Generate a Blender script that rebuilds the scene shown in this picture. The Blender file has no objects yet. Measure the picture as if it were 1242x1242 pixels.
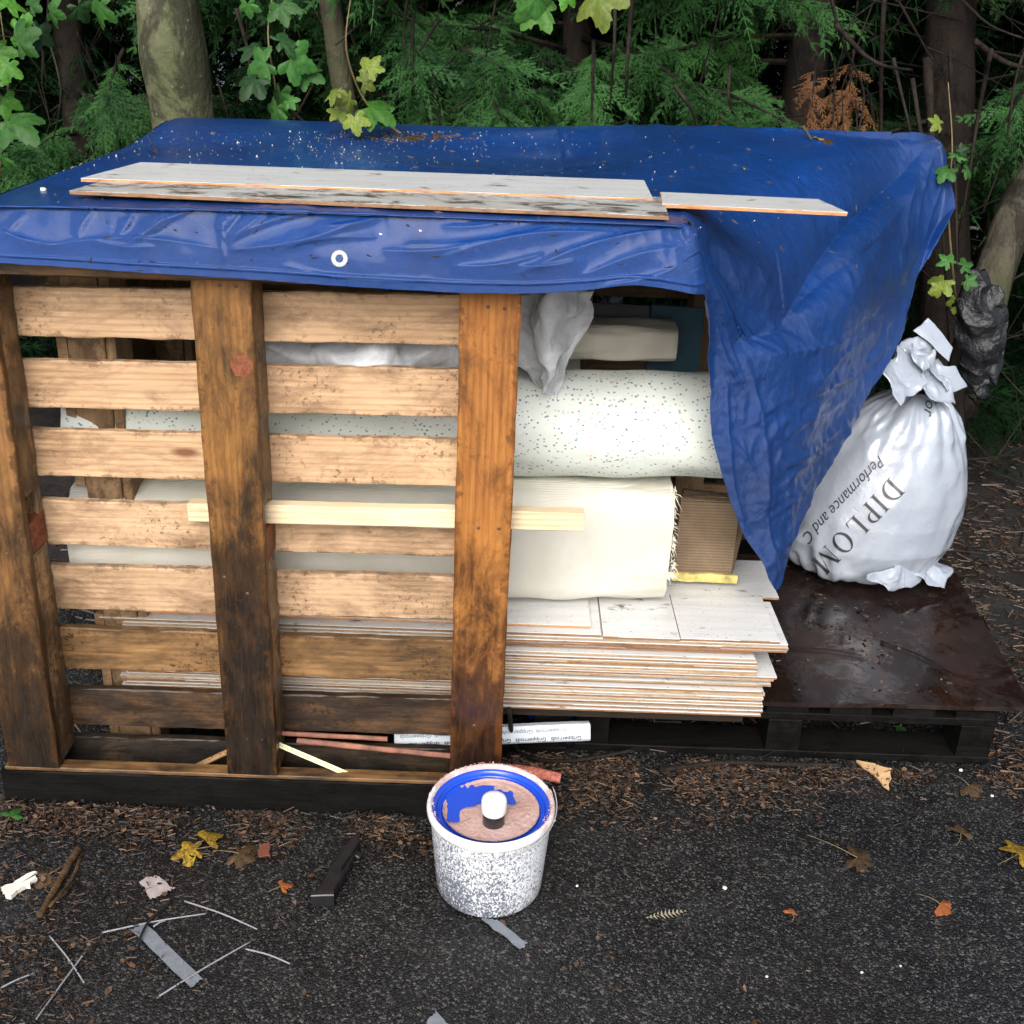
import bpy, math, random
import numpy as np
from mathutils import Vector, Matrix, noise as mn
from mathutils.bvhtree import BVHTree

# ------------------------------------------------------------------ camera, sky, sun, exposure
scene = bpy.context.scene
col = scene.collection
R = math.radians
FPX, PITCH, ROLL, H = 1335.0, 23.8, 2.0, 1.6
cam_d = bpy.data.cameras.new('camera')
cam_d.sensor_width = 36; cam_d.lens = FPX / 1242 * 36; cam_d.clip_start = 0.02; cam_d.clip_end = 200
cam = bpy.data.objects.new('camera', cam_d); col.objects.link(cam)
CM = Matrix.Rotation(R(90 - PITCH), 4, 'X') @ Matrix.Rotation(R(ROLL), 4, 'Z')
cam.matrix_world = Matrix.Translation((0, 0, H)) @ CM
scene.camera = cam
world = bpy.data.worlds.new('World'); scene.world = world; world.use_nodes = True
wn = world.node_tree; bg = wn.nodes['Background']
sky = wn.nodes.new('ShaderNodeTexSky'); sky.sky_type = 'NISHITA'; sky.sun_disc = False
SUN_EL, SUN_AZ = 38, 188      # azimuth clockwise from +Y
sky.sun_elevation = R(SUN_EL); sky.sun_rotation = R(SUN_AZ); sky.dust_density = 4.0; sky.air_density = 1.0; sky.ozone_density = 1.0
hsv = wn.nodes.new('ShaderNodeHueSaturation'); hsv.inputs['Saturation'].default_value = 0.6
wn.links.new(sky.outputs[0], hsv.inputs['Color']); wn.links.new(hsv.outputs[0], bg.inputs['Color'])
bg.inputs['Strength'].default_value = 0.12
sun_d = bpy.data.lights.new('sun', 'SUN'); sun_d.energy = 1.5; sun_d.angle = R(45); sun_d.color = (1, .985, .965)
sun = bpy.data.objects.new('sun', sun_d); col.objects.link(sun)
sdir = Vector((math.sin(R(SUN_AZ)) * math.cos(R(SUN_EL)), math.cos(R(SUN_AZ)) * math.cos(R(SUN_EL)), math.sin(R(SUN_EL))))
sun.rotation_euler = sdir.to_track_quat('Z', 'Y').to_euler(); sun.location = (0, -3, 6)
scene.view_settings.view_transform = 'Standard'; scene.view_settings.look = 'None'
scene.view_settings.gamma = 1; scene.view_settings.exposure = 0.85
scene.cycles.max_bounces = 6; scene.cycles.transparent_max_bounces = 8

# ------------------------------------------------------------------ points
def ray(px, py):
    return CM.to_3x3() @ Vector(((px - 621) / FPX, (621 - py) / FPX, -1))
def aY(px, py, Y):
    d = ray(px, py); return Vector((0, 0, H)) + d * (Y / d.y)
def aZ(px, py, z=0.0):
    d = ray(px, py); return Vector((0, 0, H)) + d * ((z - H) / d.z)

# ------------------------------------------------------------------ object helpers
def tag(o, label=None, cat=None, group=None, kind=None):
    if label: o['label'] = label
    if cat: o['category'] = cat
    if group: o['group'] = group
    if kind: o['kind'] = kind
    return o
def empty(name, loc, label=None, cat=None, group=None):
    o = bpy.data.objects.new(name, None); col.objects.link(o); o.location = Vector(loc); o.empty_display_size = .1
    return tag(o, label, cat, group)
def attach(o, parent):
    # parent is unrotated: o keeps the place it has in the world
    o.parent = parent
    p = parent; off = Vector((0, 0, 0))
    while p: off += Vector(p.location) if p.parent is None else Vector(p.matrix_basis.translation); p = p.parent
    # locations below a parent are stored relative to it
    o.location = Vector(o.location) - off if parent.parent is None else Vector(o.location) - off
    return o
def mesh(name, v, f, m, loc=None, parent=None, smooth=False):
    """v in world coordinates; loc is the origin"""
    v = np.asarray([tuple(p) for p in v] if not isinstance(v, np.ndarray) else v, dtype=float)
    if loc is None: loc = v.mean(0); 
    loc = np.array(tuple(loc), float)
    me = bpy.data.meshes.new(name); me.from_pydata((v - loc).tolist(), [], [tuple(int(i) for i in q) for q in f]); me.update()
    if smooth: me.shade_smooth()
    me.materials.append(m)
    o = bpy.data.objects.new(name, me); col.objects.link(o); o.location = loc
    if parent: attach(o, parent)
    return o
def bigmesh(name, verts, tris, m, n=3):
    me = bpy.data.meshes.new(name); nv, nf = len(verts), len(tris)
    me.vertices.add(nv); me.vertices.foreach_set('co', np.asarray(verts, np.float32).ravel())
    me.loops.add(nf * n); me.loops.foreach_set('vertex_index', np.asarray(tris, np.int32).ravel())
    me.polygons.add(nf); me.polygons.foreach_set('loop_start', np.arange(0, nf * n, n, dtype=np.int32))
    me.update(calc_edges=True); me.materials.append(m); return me

# ------------------------------------------------------------------ material helpers
class NT:
    def __init__(s, name, rough=.6, spec=.5, color=(.5, .5, .5), coat=0, coat_rough=.1, transl=False):
        s.m = bpy.data.materials.new(name); s.m.use_nodes = True; s.t = s.m.node_tree; s.b = s.t.nodes['Principled BSDF']
        s.set('Base Color', (*color, 1)); s.set('Roughness', rough); s.set('Specular IOR Level', spec)
        if coat: s.set('Coat Weight', coat); s.set('Coat Roughness', coat_rough)
    def set(s, k, v):
        if hasattr(v, 'links') or isinstance(v, bpy.types.NodeSocket): s.t.links.new(v, s.b.inputs[k])
        else: s.b.inputs[k].default_value = v
        return s
    def n(s, t): return s.t.nodes.new('ShaderNode' + t)
    def i(s, node, k, v):
        if isinstance(v, bpy.types.NodeSocket): s.t.links.new(v, node.inputs[k])
        elif v is not None: node.inputs[k].default_value = v
    def vec(s, scale=(1, 1, 1), rnd=0, kind='Object', rot=(0, 0, 0)):
        c = s.n('TexCoord').outputs[kind]
        if rnd:
            oi = s.n('ObjectInfo'); mu = s.n('VectorMath'); mu.operation = 'MULTIPLY_ADD'
            cb = s.n('CombineXYZ')
            for k in range(3): s.i(cb, k, s.math('MULTIPLY', oi.outputs['Random'], (rnd, rnd * 1.7, rnd * .6)[k]))
            a = s.n('VectorMath'); a.operation = 'ADD'; s.t.links.new(c, a.inputs[0]); s.t.links.new(cb.outputs[0], a.inputs[1]); c = a.outputs[0]
            s.t.nodes.remove(mu)
        mp = s.n('Mapping'); s.t.links.new(c, mp.inputs[0]); mp.inputs['Scale'].default_value = scale; mp.inputs['Rotation'].default_value = rot
        return mp.outputs[0]
    def noise(s, v, scale=5, detail=4, rough=.55, dist=0):
        o = s.n('TexNoise'); s.t.links.new(v, o.inputs['Vector']); o.inputs['Scale'].default_value = scale; o.inputs['Detail'].default_value = detail
        o.inputs['Roughness'].default_value = rough; o.inputs['Distortion'].default_value = dist; return o.outputs['Fac']
    def voro(s, v, scale=5, out='Distance', feat='F1', rand=1):
        o = s.n('TexVoronoi'); o.feature = feat; s.t.links.new(v, o.inputs['Vector']); o.inputs['Scale'].default_value = scale; o.inputs['Randomness'].default_value = rand; return o.outputs[out]
    def wave(s, v, scale=5, dist=0, detail=2, dsc=1, direction='X'):
        o = s.n('TexWave'); o.bands_direction = direction; s.t.links.new(v, o.inputs['Vector']); o.inputs['Scale'].default_value = scale
        o.inputs['Distortion'].default_value = dist; o.inputs['Detail'].default_value = detail; o.inputs['Detail Scale'].default_value = dsc; return o.outputs['Fac']
    def ramp(s, f, pts):
        o = s.n('ValToRGB'); s.t.links.new(f, o.inputs[0]); e = o.color_ramp.elements
        while len(e) < len(pts): e.new(.5)
        for k, (p, c) in enumerate(pts):
            e[k].position = p; e[k].color = (c, c, c, 1) if not isinstance(c, tuple) else (*c, 1)
        return o.outputs[0]
    def math(s, op, a, b=None, c=None, clamp=False):
        o = s.n('Math'); o.operation = op; o.use_clamp = clamp
        for k, x in enumerate((a, b, c)):
            if x is not None: s.i(o, k, x)
        return o.outputs[0]
    def mix(s, f, a, b, mode='MIX'):
        o = s.n('Mix'); o.data_type = 'RGBA'; o.blend_type = mode
        s.i(o, 0, f)
        for k, x in ((6, a), (7, b)):
            s.i(o, k, x if isinstance(x, bpy.types.NodeSocket) else (*x, 1))
        return o.outputs[2]
    def sep(s, v, k):
        o = s.n('SeparateXYZ'); s.t.links.new(v, o.inputs[0]); return o.outputs[k]
    def rnd(s): return s.n('ObjectInfo').outputs['Random']
    def bump(s, h, strength=.5, dist=.01):
        o = s.n('Bump'); s.i(o, 'Height', h); o.inputs['Strength'].default_value = strength; o.inputs['Distance'].default_value = dist
        s.t.links.new(o.outputs[0], s.b.inputs['Normal']); return s

def wood(name, light, dark, stain=(.02, .015, .012), amount=.35, grad=None, wet=.35, knots=True, speck=.3, spec=.4):
    """boards have their grain along local X; grad=(x0,x1,gain): soaked dirt grows from x0 to x1 along the board"""
    M = NT(name, rough=.55, spec=spec)
    v = M.vec((1.2, 14, 14), rnd=9)
    g = M.noise(v, 6, 6, .6, .6)
    v2 = M.vec((.6, 8, 8), rnd=9)
    rings = M.wave(v2, 3.0, 5, 3, 1.2, 'Y')
    c = M.mix(M.ramp(g, [(.32, 0), (.72, 1)]), dark, light)
    c = M.mix(M.math('MULTIPLY', M.ramp(rings, [(.45, 0), (.95, 1)]), .4), c, tuple(x * .55 for x in dark))
    vb = M.vec((1, 1, 1), rnd=5)
    tone = M.noise(vb, 3.5, 3, .5)
    c = M.mix(M.ramp(tone, [(.35, 0), (.7, .45)]), c, tuple(min(1, x * 1.25) for x in light))
    if knots:
        kv = M.voro(M.vec((3.2, 9, 9), rnd=7), 1.0)
        c = M.mix(M.ramp(kv, [(.06, 1), (.12, 0)]), c, (dark[0] * .45, dark[1] * .3, dark[2] * .25))
    # blotchy stain
    st = M.noise(M.vec((1, 2.4, 2.4), rnd=11), 7, 8, .72, .4)
    if grad:
        x = M.sep(M.vec(), 0)
        gx = M.n('MapRange'); M.i(gx, 0, x); gx.inputs[1].default_value = grad[0]; gx.inputs[2].default_value = grad[1]; gx.inputs[3].default_value = 0; gx.inputs[4].default_value = grad[2]
        st = M.math('ADD', st, gx.outputs[0])
    t = .74 - amount * .36
    sf = M.ramp(st, [(t - .15, 0), (t - .02, .45), (t + .10, .88), (t + .26, 1)])
    fine = M.noise(M.vec((2, 26, 26), rnd=6), 8, 6, .75)
    med = M.noise(M.vec((1, 3, 3), rnd=8), 11, 5, .7)
    sc_ = M.mix(M.ramp(med, [(.35, 0), (.68, 1)]), tuple(x * .45 for x in stain), tuple(x * 2.2 for x in stain))
    sc_ = M.mix(M.ramp(fine, [(.5, 0), (.72, .8)]), sc_, tuple(x * .5 + y * .25 for x, y in zip(stain, dark)))
    c = M.mix(sf, c, sc_)
    c = M.mix(M.ramp(fine, [(.56, 0), (.75, .55)]), c, tuple(x * .5 for x in dark))
    ey = M.math('ABSOLUTE', M.sep(M.vec(), 1)); en = M.noise(M.vec((1, 1, 1), rnd=6), 26, 5, .75)
    ef = M.math('ADD', M.math('MULTIPLY', ey, 9.0), en)
    c = M.mix(M.ramp(ef, [(.93, 0), (1.06, .7)]), c, tuple(x * .4 for x in dark))
    # mould specks
    sp = M.noise(M.vec((1, 1, 1), rnd=13), 90, 3, .7)
    area = M.noise(M.vec((1, 1, 1), rnd=3), 6, 2)
    spf = M.math('MULTIPLY', M.ramp(sp, [(.55, 0), (.66, 1)]), M.ramp(area, [(.45, 0), (.62, speck * 2)]))
    c = M.mix(spf, c, tuple(x * .3 for x in dark))
    M.set('Base Color', c)
    M.set('Roughness', M.ramp(st, [(t - .15, .62), (t + .1, wet)]))
    hgt = M.math('ADD', M.math('MULTIPLY', g, .6), M.math('MULTIPLY', M.noise(M.vec((2, 30, 30), rnd=9), 9, 4, .7), .6))
    M.bump(hgt, .55, .0025)
    return M.m

M_slat = wood('pine_slat', (.63, .42, .25), (.43, .26, .14), (.11, .06, .03), .30, speck=.45)
M_slatpink = wood('pink_pine_slat', (.57, .385, .235), (.39, .245, .135), (.10, .055, .03), .42, speck=.5)
M_slatmid = wood('stained_slat', (.34, .19, .075), (.19, .095, .036), (.045, .028, .014), .55, speck=.9, wet=.4)
M_slatdark = wood('dark_slat', (.17, .085, .035), (.085, .045, .022), (.014, .011, .009), .85, speck=1, wet=.4)
M_slatblack = wood('black_slat', (.10, .06, .03), (.045, .03, .018), (.010, .009, .008), 1.0, speck=.6, wet=.45)
M_front1 = wood('brown_upright', (.27, .13, .038), (.14, .06, .017), (.010, .007, .005), .42, (0.05, -.55, .36), wet=.4)
M_front2 = wood('oiled_upright', (.32, .15, .036), (.17, .07, .018), (.010, .007, .005), .52, (.2, -.52, .42), wet=.38)
M_front3 = wood('orange_upright', (.42, .175, .038), (.26, .088, .017), (.018, .008, .005), .34, (.05, -.52, .42), wet=.33)
M_stringer = wood('bark_edge_timber', (.44, .27, .13), (.22, .125, .055), (.03, .02, .013), .6, (0, -.62, .25), speck=.9)
M_redblock = wood('red_block', (.30, .085, .035), (.17, .045, .02), (.04, .02, .01), .3, knots=False)
M_black = wood('soaked_black_timber', (.009, .008, .007), (.005, .005, .005), (.004, .004, .004), .7, wet=.5, knots=False, spec=.10)
M_topedge = wood('worn_top_edge', (.30, .16, .06), (.16, .08, .028), (.015, .010, .007), .68)
M_batten = wood('pale_batten', (.80, .66, .44), (.68, .52, .32), (.4, .28, .15), .0, speck=0, knots=False)
M_rear = wood('rear_pallet_timber', (.40, .26, .14), (.26, .15, .075), (.05, .035, .02), .4)

# laminate: white printed top, brown fibre edge
def laminate(name, top, dirt):
    M = NT(name, rough=.35, spec=.5)
    v = M.vec((1, 8, 1), rnd=5)
    c = M.mix(M.ramp(M.noise(v, 6, 6, .6), [(.3, 0), (.7, 1)]), tuple(x * .8 for x in top), top)
    vs = M.vec((1, 1, 1), rnd=8)
    c = M.mix(M.ramp(M.noise(vs, 160, 2, .6), [(.66, 0), (.72, .8)]), c, (.12, .07, .04))
    if dirt:
        d = M.noise(M.vec((1, 2.2, 2), rnd=4), 13, 8, .75, .5)
        c = M.mix(M.ramp(d, [(.60 - dirt * .12, 0), (.70 - dirt * .12, .95)]), c, (.045, .025, .02))
        d2 = M.noise(M.vec((1, 1, 1), rnd=4), 5, 5, .6)
        c = M.mix(M.ramp(d2, [(.45, 0), (.8, .35 * min(1, dirt))]), c, (.24, .20, .16))
    M.set('Base Color', c); M.bump(M.noise(v, 20, 4), .1, .002)
    return M.m
M_lam = laminate('white_laminate', (.72, .72, .71), .12)
M_lamtop = laminate('grey_white_laminate', (.56, .57, .56), .2)
M_lamdirty = laminate('muddy_laminate', (.50, .50, .47), 1.0)
def edge(name, a, b, c_):
    M = NT(name, rough=.6); v = M.vec((6, 60, 60), rnd=4)
    f = M.noise(v, 9, 5, .7)
    c = M.mix(M.ramp(f, [(.35, 0), (.7, 1)]), a, b)
    c = M.mix(M.ramp(M.noise(M.vec((3, 10, 10), rnd=9), 8, 6, .7), [(.52, 0), (.68, .8)]), c, c_)
    M.set('Base Color', c).bump(f, .4, .002); return M.m
M_edge = edge('fibreboard_edge', (.21, .105, .048), (.37, .215, .115), (.08, .03, .014))
M_edge_pale = edge('pale_fibreboard_edge', (.34, .23, .13), (.50, .38, .245), (.18, .09, .04))
M_edge_orange = edge('orange_fibreboard_edge', (.50, .23, .09), (.62, .32, .15), (.3, .1, .04))

# tarpaulin
def tarp_material():
    M = NT('blue_polythene_weave', rough=.38, spec=.55, coat=.22, coat_rough=.12)
    v = M.vec((1, 1, 1))
    big = M.noise(v, 2.2, 4, .6)
    c = M.mix(M.ramp(big, [(.3, 0), (.7, 1)]), (.002, .027, .125), (.004, .053, .25))
    fib = M.noise(M.vec((3, 60, 60), rot=(.2, .1, .3)), 6, 4, .7)
    c = M.mix(M.ramp(fib, [(.55, 0), (.85, .28)]), c, (.04, .13, .42))
    sc = M.noise(M.vec((1, 1, 1)), 120, 3, .7)
    c = M.mix(M.ramp(sc, [(.69, 0), (.76, .45)]), c, (.25, .35, .6))
    grime = M.noise(v, 5, 6, .7)
    c = M.mix(M.ramp(grime, [(.55, 0), (.78, .35)]), c, (.01, .02, .06))
    M.set('Base Color', c)
    M.set('Roughness', M.ramp(M.noise(v, 3, 5, .6), [(.35, .25), (.7, .42)]))
    w1 = M.wave(M.vec((1, 1, 1)), 190, 0, 0, 1, 'X'); w2 = M.wave(M.vec((1, 1, 1)), 190, 0, 0, 1, 'Z')
    cr = M.noise(M.vec((1, 1, 1)), 22, 6, .62, .8)
    cr2 = M.voro(M.vec((1, 1.3, .8)), 14, 'Distance', 'DISTANCE_TO_EDGE')
    rg = M.math('ABSOLUTE', M.math('SUBTRACT', M.noise(M.vec((1, .8, 1.2)), 9, 3, .5, .5), .5)); rg2 = M.math('ABSOLUTE', M.math('SUBTRACT', M.noise(M.vec((1.2, 1, .7)), 27, 3, .55, .8), .5)); cr = M.math('SUBTRACT', M.math('SUBTRACT', cr, M.math('MULTIPLY', rg, 2.2)), M.math('MULTIPLY', rg2, .8))
    h = M.math('ADD', M.math('MULTIPLY', M.math('ADD', w1, w2), .05), M.math('ADD', M.math('MULTIPLY', cr, .55), 0.0))
    M.bump(h, .8, .012)
    return M.m
M_tarp = tarp_material()

def simple(name, c, rough=.6, nscale=20, var=.25, bumpd=.002, spec=.5, coat=0, bs=.5):
    M = NT(name, rough=rough, spec=spec, coat=coat)
    f = M.noise(M.vec((1, 1, 1), rnd=5), nscale, 5, .6)
    M.set('Base Color', M.mix(M.ramp(f, [(.3, 0), (.7, 1)]), tuple(x * (1 - var) for x in c), tuple(min(1, x * (1 + var)) for x in c)))
    M.bump(f, bs, bumpd); return M.m

# ------------------------------------------------------------------ board pieces
def board_mesh(name, L, W, T, m, seed=0, nseg=14, wob=.0015, cham=.002, warp=.0, mats=None):
    rs = random.Random(seed); v = []; f = []
    prof = [(-W/2 + cham, 0), (W/2 - cham, 0), (W/2, -cham), (W/2, -T + cham), (W/2 - cham, -T), (-W/2 + cham, -T), (-W/2, -T + cham), (-W/2, -cham)]
    so = Vector((seed * 3.7, seed * 1.3, 0))
    for i in range(nseg + 1):
        x = -L/2 + L * i / nseg
        wz = warp * mn.noise(Vector((x * 1.7, seed * 2.1, 5)))
        for k, (y, z) in enumerate(prof):
            n1 = mn.noise(Vector((x * 14, k // 2 * 7.3, seed * 1.7))) * wob + mn.noise(Vector((x * 50, k // 2 * 7.3, seed))) * wob * .5
            xx = x + (rs.uniform(-.001, .001) if i in (0, nseg) else 0)
            v.append((xx, y + (n1 if y > 0 else -n1), z + wz))
    for i in range(nseg):
        for k in range(8):
            a = i * 8 + k; b = i * 8 + (k + 1) % 8
            f.append((a, a + 8, b + 8, b))
    f.append(tuple(range(8))); f.append(tuple(reversed(range(nseg * 8, nseg * 8 + 8))))
    me = bpy.data.meshes.new(name); me.from_pydata(v, [], f); me.update()
    me.materials.append(m)
    if mats:      # (edge material): everything but the printed face
        me.materials.append(mats)
        for p in me.polygons:
            if p.normal.z < .6: p.material_index = 1
    return me
def basis(x, zhint):
    x = Vector(x).normalized(); z = Vector(zhint); z = (z - x * z.dot(x)).normalized(); y = z.cross(x)
    return Matrix((x, y, z)).transposed()
def board(name, p0, p1, W, T, m, up=(0, -1, 0), parent=None, seed=None, ext=0, **kw):
    """p0,p1: ends of the centre line of the outer face, up: the outward direction of that face"""
    p0, p1 = Vector(p0), Vector(p1); d = p1 - p0; L = d.length + 2 * ext
    seed = random.Random(str((round(p0.x, 3), round(p0.z, 3), round(p0.y, 3)))).random() * 50 if seed is None else seed
    o = bpy.data.objects.new(name, board_mesh(name, L, W, T, m, seed, **kw)); col.objects.link(o)
    B = basis(d, up); o.matrix_world = Matrix.Translation((p0 + p1) / 2) @ B.to_4x4()
    o.location = (p0 + p1) / 2; o.rotation_euler = B.to_euler()
    if parent: attach(o, parent)
    return o
def tube(pts, r, n=6, closed_ends=True):
    pts = [Vector(p) for p in pts]; rr = r if isinstance(r, (list, tuple)) else [r] * len(pts)
    v = []; f = []; prev = None
    for i, p in enumerate(pts):
        t = (pts[min(i + 1, len(pts) - 1)] - pts[max(i - 1, 0)]).normalized()
        a = prev if prev is not None else (Vector((0, 0, 1)) if abs(t.z) < .9 else Vector((1, 0, 0)))
        a = (a - t * a.dot(t)).normalized(); prev = a; b = t.cross(a)
        for k in range(n):
            an = 2 * math.pi * k / n; v.append(p + (a * math.cos(an) + b * math.sin(an)) * rr[i])
    for i in range(len(pts) - 1):
        for k in range(n):
            q = (k + 1) % n; f.append((i * n + k, i * n + q, (i + 1) * n + q, (i + 1) * n + k))
    if closed_ends: f.append(tuple(reversed(range(n)))); f.append(tuple(range((len(pts) - 1) * n, len(pts) * n)))
    return v, f
def spline(pts, n=6):
    pts = [Vector(p) for p in pts]; out = []
    for i in range(len(pts) - 1):
        p0 = pts[max(i - 1, 0)]; p1 = pts[i]; p2 = pts[i + 1]; p3 = pts[min(i + 2, len(pts) - 1)]
        for k in range(n):
            t = k / n; out.append(.5 * ((2 * p1) + (p2 - p0) * t + (2 * p0 - 5 * p1 + 4 * p2 - p3) * t * t + (3 * p1 - p0 - 3 * p2 + p3) * t ** 3))
    out.append(pts[-1]); return out

# ------------------------------------------------------------------ the setting: ground
def ground_material():
    M = NT('wet_asphalt', rough=.5, spec=.5)
    v = M.vec()
    vo = M.n('TexVoronoi'); M.t.links.new(v, vo.inputs['Vector']); vo.inputs['Scale'].default_value = 230
    cc = M.sep(vo.outputs['Color'], 0)
    c = M.ramp(cc, [(0, (.004, .004, .0045)), (.55, (.009, .009, .0095)), (.82, (.034, .033, .031)), (.96, (.11, .108, .10))])
    f2 = M.noise(v, 60, 4, .7)
    c = M.mix(M.ramp(f2, [(.4, 0), (.7, .7)]), c, (.004, .004, .0045))
    dirt = M.noise(v, 2.2, 6, .65)
    c = M.mix(M.ramp(dirt, [(.5, 0), (.72, .65)]), c, (.010, .007, .005))
    M.set('Base Color', c)
    M.set('Roughness', M.ramp(M.noise(v, 6, 5), [(.38, .16), (.62, .5)]))
    h = M.math('SUBTRACT', M.math('MULTIPLY', f2, .4), vo.outputs['Distance'])
    M.bump(h, .8, .0032); return M.m
M_ground = ground_material()
def soil_material():
    M = NT('dark_soil', rough=.75); v = M.vec()
    f = M.noise(v, 30, 6, .7)
    c = M.ramp(f, [(.3, (.004, .003, .0025)), (.55, (.011, .008, .006)), (.75, (.03, .018, .011))])
    M.set('Base Color', c).bump(f, 1, .02); return M.m
M_soil = soil_material()
def grid_mesh(name, x0, x1, y0, y1, nx, ny, fz, m, kind='structure'):
    xs = np.linspace(x0, x1, nx); ys = np.linspace(y0, y1, ny)
    v = [(x, y, fz(x, y)) for y in ys for x in xs]
    f = [(j * nx + i, j * nx + i + 1, (j + 1) * nx + i + 1, (j + 1) * nx + i) for j in range(ny - 1) for i in range(nx - 1)]
    o = mesh(name, v, f, m, loc=(0, 0, 0), smooth=True); o['kind'] = kind; return o
def ground_z(x, y):
    return .006 * mn.noise(Vector((x * 1.3, y * 1.3, 0))) + .0015 * mn.noise(Vector((x * 9, y * 9, 3)))
grid_mesh('asphalt_ground', -2.6, 2.6, .4, 3.2, 200, 110, ground_z, M_ground)
big = mesh('far_ground', [(-60, -60, -.03), (60, -60, -.03), (60, 60, -.03), (-60, 60, -.03)], [(0, 1, 2, 3)], M_ground, loc=(0, 0, 0)); big['kind'] = 'structure'
def soil_z(x, y):
    edge_ = 1.28 + .08 * mn.noise(Vector((y * 2, 0, 0))); r = max(0.0, min(1, (x - edge_) * 4 + (max(0, y - 2.7)) * 6))
    b = max(0.0, min(1, (y - 3.0) * 3)); k = max(r, b)
    return -.02 + k * (.05 + .05 * mn.noise(Vector((x * 2, y * 2, 9))) + .03 * mn.noise(Vector((x * 11, y * 11, 2)))) + max(0, y - 4) * .02
grid_mesh('soil_bank', -4.5, 4.5, 1.7, 9, 220, 180, soil_z, M_soil)

# ------------------------------------------------------------------ front pallet standing on its edge
random.seed(3)
FY = 1.95
def pallet_front():
    root = empty('wooden_pallet', (aY(300, 990, FY).x, FY, 0), 'pale slatted wooden pallet stood upright at the front with three brown uprights', 'pallet')
    # uprights: left and right edges at two heights
    def upright(l0, r0, y0, l1, r1, y1, m, ztop, zbot=.0, T=.02):
        a = (aY(l0, y0, FY) + aY(r0, y0, FY)) / 2; b = (aY(l1, y1, FY) + aY(r1, y1, FY)) / 2
        W = ((aY(r0, y0, FY) - aY(l0, y0, FY)).length + (aY(r1, y1, FY) - aY(l1, y1, FY)).length) / 2
        d = (a - b) / (a.z - b.z); top = b + d * (ztop - b.z); bot = b + d * (zbot - b.z)
        o = board('front_board', bot, top, W, T, m, (0, -1, 0), root, nseg=40, wob=.002, warp=.006)
        return bot, top, W
    ups = []
    ups.append(upright(-74, 0, 434, 12, 73, 936, M_front1, 1.19, .0955))
    ups.append(upright(230, 305, 350, 277, 336, 940, M_front2, 1.2, .0955))
    ups.append(upright(559, 631, 360, 544, 608, 935, M_front3, 1.2, .0955))
    # bottom and top perimeter boards
    bl = aY(4, 950, FY); br = aY(608, 962, FY)
    board('base_board', (bl.x, FY - .002, .042), (br.x, FY - .002, .042), .084, .022, M_black, (0, -1, 0), root, nseg=40, wob=.002)
    cap = board('base_board', (bl.x + .01, FY + .0175, .0940), (br.x - .01, FY + .0175, .0940), .034, .0095, M_topedge, (0, 0, 1), root, nseg=30, wob=.001)
    cap['label'] = 'worn orange top edge of the base board'
    tl = aY(-70, 325, FY); tr = aY(631, 345, FY)
    board('top_board', (tl.x, FY - .001, aY(60, 325, FY).z), (tr.x, FY - .001, aY(300, 333, FY).z + .006), .03, .02, M_topedge, (0, -1, 0), root, nseg=20)
    # stringers behind each upright: two lengths with a fork notch and a red block between
    for bot, top, W in ups:
        d = (top - bot) / (top.z - bot.z); off = Vector((0, .021, 0))
        P = lambda z: bot + d * (z - bot.z) + off + Vector((.006, 0, 0))
        board('stringer', P(.10), P(.60), W * .86, .072, M_stringer, (0, -1, 0), root, nseg=30, wob=.004)
        board('stringer', P(.725), P(1.19), W * .86, .072, M_stringer, (0, -1, 0), root, nseg=30, wob=.004)
        board('block', P(.603), P(.668), W * .9, .072, M_redblock, (0, -1, 0), root, nseg=4)
        board('stringer_board', P(.10) + Vector((0, .052, 0)), P(1.19) + Vector((0, .052, 0)), W * .84, .021, M_stringer, (0, -1, 0), root, nseg=30)
    # slats
    SY = FY + .096
    rows = [((20, 347), (558, 359), (20, 408), (558, 418), M_slat),
            ((25, 437), (555, 448), (34, 494), (554, 507), M_slat),
            ((38, 521), (555, 534), (46, 577), (553, 591), M_slat),
            ((50, 607), (552, 641), (56, 661), (551, 676), M_slatpink),
            ((61, 686), (550, 700), (66, 738), (549, 753), M_slatpink),
            ((70, 762), (548, 777), (75, 811), (547, 826), M_slatmid),
            ((78, 834), (547, 850), (84, 880), (546, 892), M_slatdark),
            ((88, 894), (546, 908), (92, 934), (545, 950), M_slatblack)]
    for a0, b0, a1, b1, m in rows:
        if a0[1] == 607: b0 = (552, 622)
        A0, B0, A1, B1 = (aY(*q, SY) for q in (a0, b0, a1, b1))
        A = (A0 + A1) / 2; B = (B0 + B1) / 2; W = ((A0 - A1).length + (B0 - B1).length) / 2
        d = (B - A) / (B.x - A.x); L = A + d * (ups[0][1].x - ups[0][2] / 2 - A.x + .06); Rr = A + d * ((ups[2][0].x + ups[2][1].x) / 2 + .045 - A.x)
        board('slat', L, Rr, W, .019, m, (0, -1, 0), root, nseg=60, wob=.0028, warp=.006)
    A = aY(20, 318, SY); B = aY(560, 335, SY)
    board('slat', A, B, .05, .019, M_slatmid, (0, -1, 0), root, nseg=20)
    # nail heads
    nm = simple('rusty_nail', (.10, .05, .03), .5)
    for px, py in [(266, 346), (286, 347), (272, 700), (300, 720), (8, 672), (575, 880), (610, 880), (592, 372), (612, 374), (300, 896), (318, 897), (28, 880), (52, 884), (296, 620), (274, 622), (580, 640), (605, 641)]:
        p = aY(px, py, FY - .0005); n = 8
        v = [p + Vector((math.cos(k * math.pi / 4) * .0035, 0, math.sin(k * math.pi / 4) * .0035)) for k in range(n)] + [p + Vector((0, -.0015, 0))]
        mesh('nail', v, [(k, (k + 1) % n, n) for k in range(n)], nm, parent=root)
    return ups
ups = pallet_front()

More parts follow.
